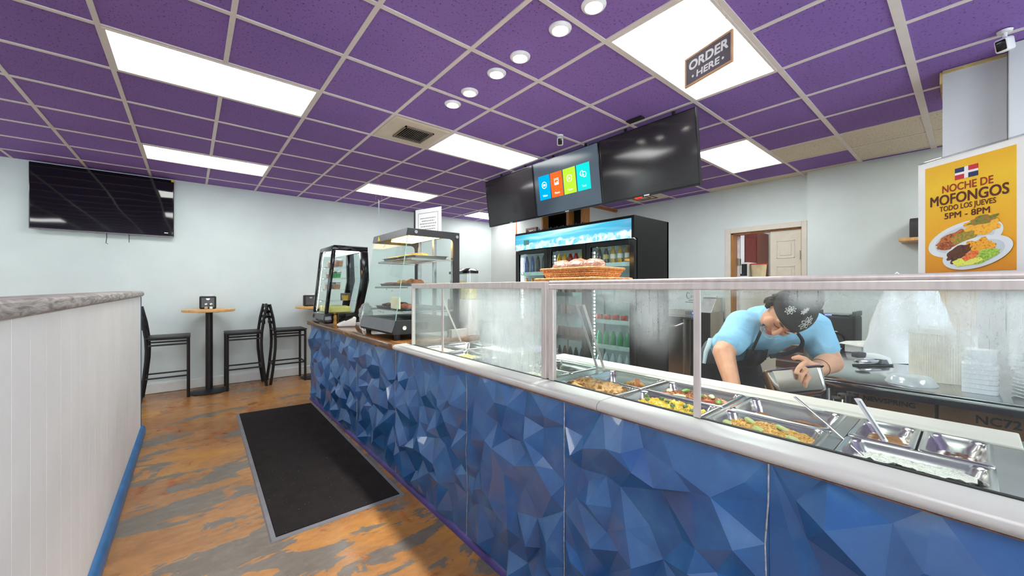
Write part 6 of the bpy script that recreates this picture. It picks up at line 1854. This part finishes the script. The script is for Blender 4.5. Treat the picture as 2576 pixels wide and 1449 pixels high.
# trousers
b = MB()
torso(b, [((0, .02, .885), (.172, .134, .10)), ((0, -.03, .975), (.170, .128, .095))])
limb(b, [(-.085, .02, .86), (-.098, .0, .47), (-.098, .05, .13)], [.098, .072, .062]); limb(b, [(.085, .02, .86), (.098, .0, .47), (.098, .05, .13)], [.098, .072, .062])
M_apron = mat('black_apron_cloth', (34, 36, 44), .8, var=.1, vs=20, bump=.2, bs=30)
wear(remeshed(b, .010, 5), 'trousers', mat('charcoal_trousers', (84, 84, 90), .8, var=.08))
b = MB()
for s in (-1, 1): b.blob((s * .095, -.012, .045), (.052, .128, .0445), 3)
wear(b, 'shoes', M_black)
# apron: bib hanging from the neck, skirt round the hips
b = MB()
rows = [((-.088, -.430, 1.040), .050), ((-.088, -.410, .985), .055), ((-.075, -.33, .935), .085), ((-.02, -.17, .905), .175), ((0, -.135, .80), .20), ((0, -.14, .62), .20), ((0, -.15, .45), .19)]
outer, inner = [], []
for (c, w) in rows:
    o_, i_ = [], []
    for k in range(-8, 9):
        u = k / 8.0
        wrap = .12 * u * u if c[2] < .96 else .035 * u * u
        o_.append((c[0] + w * u, c[1] + wrap + .008 * math.sin(u * 9 + c[2] * 20), c[2])); i_.append((c[0] + w * u * .985, c[1] + wrap + .008 * math.sin(u * 9 + c[2] * 20) + .005, c[2]))
    outer.append(o_); inner.append(i_)
b.loft([o_ + i_[::-1] for o_, i_ in zip(outer, inner)], cap0=True, cap1=True)
ap = wear(b, 'apron', M_apron, 60)
def curve(p, n=14):
    p = [Vector(q_) for q_ in p]; out = []
    for i in range(len(p) - 1):
        a_, b_, c_, d_ = p[max(i - 1, 0)], p[i], p[i + 1], p[min(i + 2, len(p) - 1)]
        for k in range(n):
            f = k / n
            out.append(.5 * ((2 * b_) + (c_ - a_) * f + (2 * a_ - 5 * b_ + 4 * c_ - d_) * f * f + (3 * b_ - a_ - 3 * c_ + d_) * f ** 3))
    return out + [p[-1]]
for pts in ([(-.105, -.505, 1.205), (-.126, -.502, 1.165), (-.140, -.480, 1.10), (-.132, -.425, 1.030)], [(.03, -.50, 1.13), (.056, -.496, 1.09), (.060, -.462, 1.05), (.015, -.425, 1.020), (-.045, -.425, 1.010)]):
    b = MB(); b.tube(curve(pts), .010, 8, flat=(1, .5)); wear(b, 'strap', M_apron, 60, ap)
b = MB(); b.tube([(-.150, -.08, 1.05), (-.168, -.10, 1.02), (-.186, -.10, .975), (-.200, -.11, .915)], [.010, .011, .010, .007], 8, flat=(1.2, .5)); wear(b, 'apron_tie', mat('pale_grey_tie', (178, 196, 200), .7), 60, ap)
# hair, bandana
b = MB(HM)
rnd = random.Random(4)
b.blob((0, -.062, .060), (.078, .066, .072), 3, .22, 16, 3.0)
for s in (-1, 1):
    for k in range(9): b.blob((s * (.074 + .010 * rnd.random()), -.034 + .011 * (k % 4), -.036 + .011 * (k // 2)), (.016, .017, .019), 1, .3, 9, 70 + k)
for k in range(60):
    a, e = rnd.uniform(0, 2 * PI), rnd.uniform(-.5, 1.2)
    d = Vector((math.cos(a) * math.cos(e), math.sin(a) * math.cos(e), math.sin(e)))
    b.blob(Vector((0, -.062, .060)) + Vector((d.x * .072, d.y * .060, d.z * .068)), rnd.uniform(.008, .015), 1, .3, 9, k)
wear(b, 'hair', mat('frizzy_dark_hair', (66, 56, 50), .85, var=.3, vs=90, bump=.8, bs=220), 180)
q = NT('bandana_print')
vo = q.n('ShaderNodeTexVoronoi'); vo.inputs['Scale'].default_value = 21; q.l(q.coords(), vo.inputs['Vector'])
vf = q.n('ShaderNodeTexVoronoi'); vf.inputs['Scale'].default_value = 95; q.l(q.coords(), vf.inputs['Vector'])
rings_ = q.ramp(vo.outputs['Distance'], [(.0, (200, 196, 190)), (.08, (200, 196, 190)), (.10, (0, 0, 0)), (.17, (0, 0, 0)), (.19, (170, 166, 160)), (.215, (170, 166, 160)), (.235, (0, 0, 0))])
dots = q.ramp(vf.outputs['Distance'], [(.22, (190, 186, 180)), (.30, (0, 0, 0))])
sel = q.ramp(q.noise(q.coords(), 12, 2), [(.56, (0, 0, 0)), (.60, (255, 255, 255))])
pr_ = q.mix(1.0, q.mix(.85, rings_, dots, 'ADD'), sel, 'MULTIPLY')
M_band = q.done(q.bsdf(q.mix(1.0, lin((50, 47, 46)), pr_, 'ADD'), .8).outputs[0])
b = MB(HM)
prof = []
rg2 = []
for k in range(13):
    row_ = []
    for j in range(40):
        a = 2 * PI * j / 40
        th = k / 12.0 * (1.47 + .22 * (1 - math.sin(a))) + .0001
        row_.append((.0885 * math.cos(a) * math.sin(th), -.010 + .106 * math.sin(a) * math.sin(th), .020 + .100 * math.cos(th)))
    rg2.append(row_)
lowr = [(p[0] * .965, -.010 + (p[1] + .010) * .965, p[2] - .001) for p in rg2[-1]]
b.loft(rg2 + [lowr], cap0=True)
bn = wear(b, 'bandana', M_band, 180)
def motif(cx_, cz_, r, nm):
    """embroidered-looking flower: loops of white line laid on the cloth"""
    bb = MB(HM)
    def on(u, v):      # angles across the front of the cap
        a, e = u, v
        d = Vector((math.sin(a) * math.cos(e), math.cos(a) * math.cos(e), math.sin(e)))
        return Vector((d.x * .0885, -.010 + d.y * .106, .020 + d.z * .100))
    for k in range(8):
        ang = 2 * PI * k / 8
        pts = []
        for j in range(10):
            q_ = 2 * PI * j / 10
            rr_, tt_ = r * (.62 + .34 * math.cos(q_)), .30 * math.sin(q_)
            pts.append(on(cx_ + rr_ * math.cos(ang + tt_), cz_ + rr_ * math.sin(ang + tt_)))
        bb.tube(pts, .0011, 4, closed=True)
        bb.blob(on(cx_ + r * 1.02 * math.cos(ang), cz_ + r * 1.02 * math.sin(ang)), .0024, 1)
        bb.blob(on(cx_ + r * .22 * math.cos(ang), cz_ + r * .22 * math.sin(ang)), .0022, 1)
    wear(bb, 'printed_motif', mat('bandana_white_ink', (214, 210, 204), .8), None, bn)
motif(-.36, .74, .33, 'a'); motif(.42, 1.10, .18, 'b'); motif(.86, .62, .20, 'c')
# face details, mouth shield, bracelet
b = MB(HM)
for s in (-1, 1): b.tube([(s * (.015 + .028 * k / 8), .0878 - .006 * (k / 8) ** 2, -.004 - .0055 * math.sin(k / 8 * PI)) for k in range(9)], [.0008, .0013, .0016, .0017, .0017, .0017, .0016, .0013, .0008], 6)
wear(b, 'eyelashes', mat('dark_lash', (40, 28, 24), .7), 60)
b = MB(HM)
for s in (-1, 1): b.tube([(s * (.012 + .038 * k / 8), .0905 - .011 * (k / 8) ** 2, .017 + .006 * math.sin(k / 8 * PI * .8)) for k in range(9)], [.0016, .0024, .0028, .003, .003, .0028, .0024, .0018, .001], 6)
wear(b, 'eyebrows', mat('dark_brow', (58, 38, 30), .8), 60)
b = MB(HM); b.blob((0, .0885, -.0665), (.021, .007, .0052), 2); b.blob((0, .0865, -.0755), (.018, .007, .006), 2); wear(b, 'lips', mat('rose_lips', (186, 84, 78), .4), 180)
b = MB(HM); b.loft([[(.044 * math.sin(k * .13), .062 + .048 * math.cos(k * .13), z) for k in range(-9, 10)] for z in (-.078, -.055)], close=False); b.tube([(.044 * math.sin(k * .13), .0625 + .048 * math.cos(k * .13), -.078) for k in range(-9, 10)], .0022, 6); wear(b, 'mouth_shield', glass('mouth_shield_plastic', (.97, .97, .97), .25, .1, .2), 60)
b = MB(); p = Vector((.052, -.594, .990)); d = (Vector(LWR) - Vector((.11, -.548, .995))).normalized()
s_ = d.cross(Vector((0, 0, 1))).normalized(); u_ = s_.cross(d)
b.tube([p + (s_ * math.cos(a) + u_ * math.sin(a)) * .0385 for a in [2 * PI * k / 24 for k in range(24)]], .0011, 5, closed=True); b.blob(p + u_ * -.038, .004, 1); wear(b, 'bracelet', mat('dark_cord', (70, 44, 40), .6), 60)
person.location = PLOC
person.rotation_euler = (0, 0, -math.atan2(810, 968))
# the pan she is holding by its rim
t = thing('steel_pan', 'deep steel pan tipped up and held by its rim by the cook', 'pan', tuple(PLOC))
t.rotation_euler = (0, 0, -math.atan2(810, 968))
b = MB()
o3 = Vector((-.222, -.664, .998)); ex = (Vector((-.060, -.722, 1.030)) - o3); ex.normalize()
dn = Vector((.16, -.50, -.85)); dn = (dn - ex * dn.dot(ex)).normalized(); out_ = ex.cross(dn)
PM = Matrix.Identity(4)
for i in range(3):
    PM[i][0] = ex[i]; PM[i][1] = out_[i]; PM[i][2] = -dn[i]; PM[i][3] = o3[i]
if (PM.to_3x3() @ Vector((0, 1, 0))).y < 0:
    for i in range(3): PM[i][1] = -PM[i][1]
def ring(d, z): return [(x, y, z) for x, y in rr(0 + d, .20 - d, .004 + d, .15 - d, .022, 6)]
b.loft([ring(.004, -.010), ring(-.004, 0), ring(-.005, -.004), ring(.003, -.010), ring(.010, -.092), ring(.022, -.104)], cap1=True, tf=PM)
pn = b.build('pan_body', M_pan, t, 50, world=False)
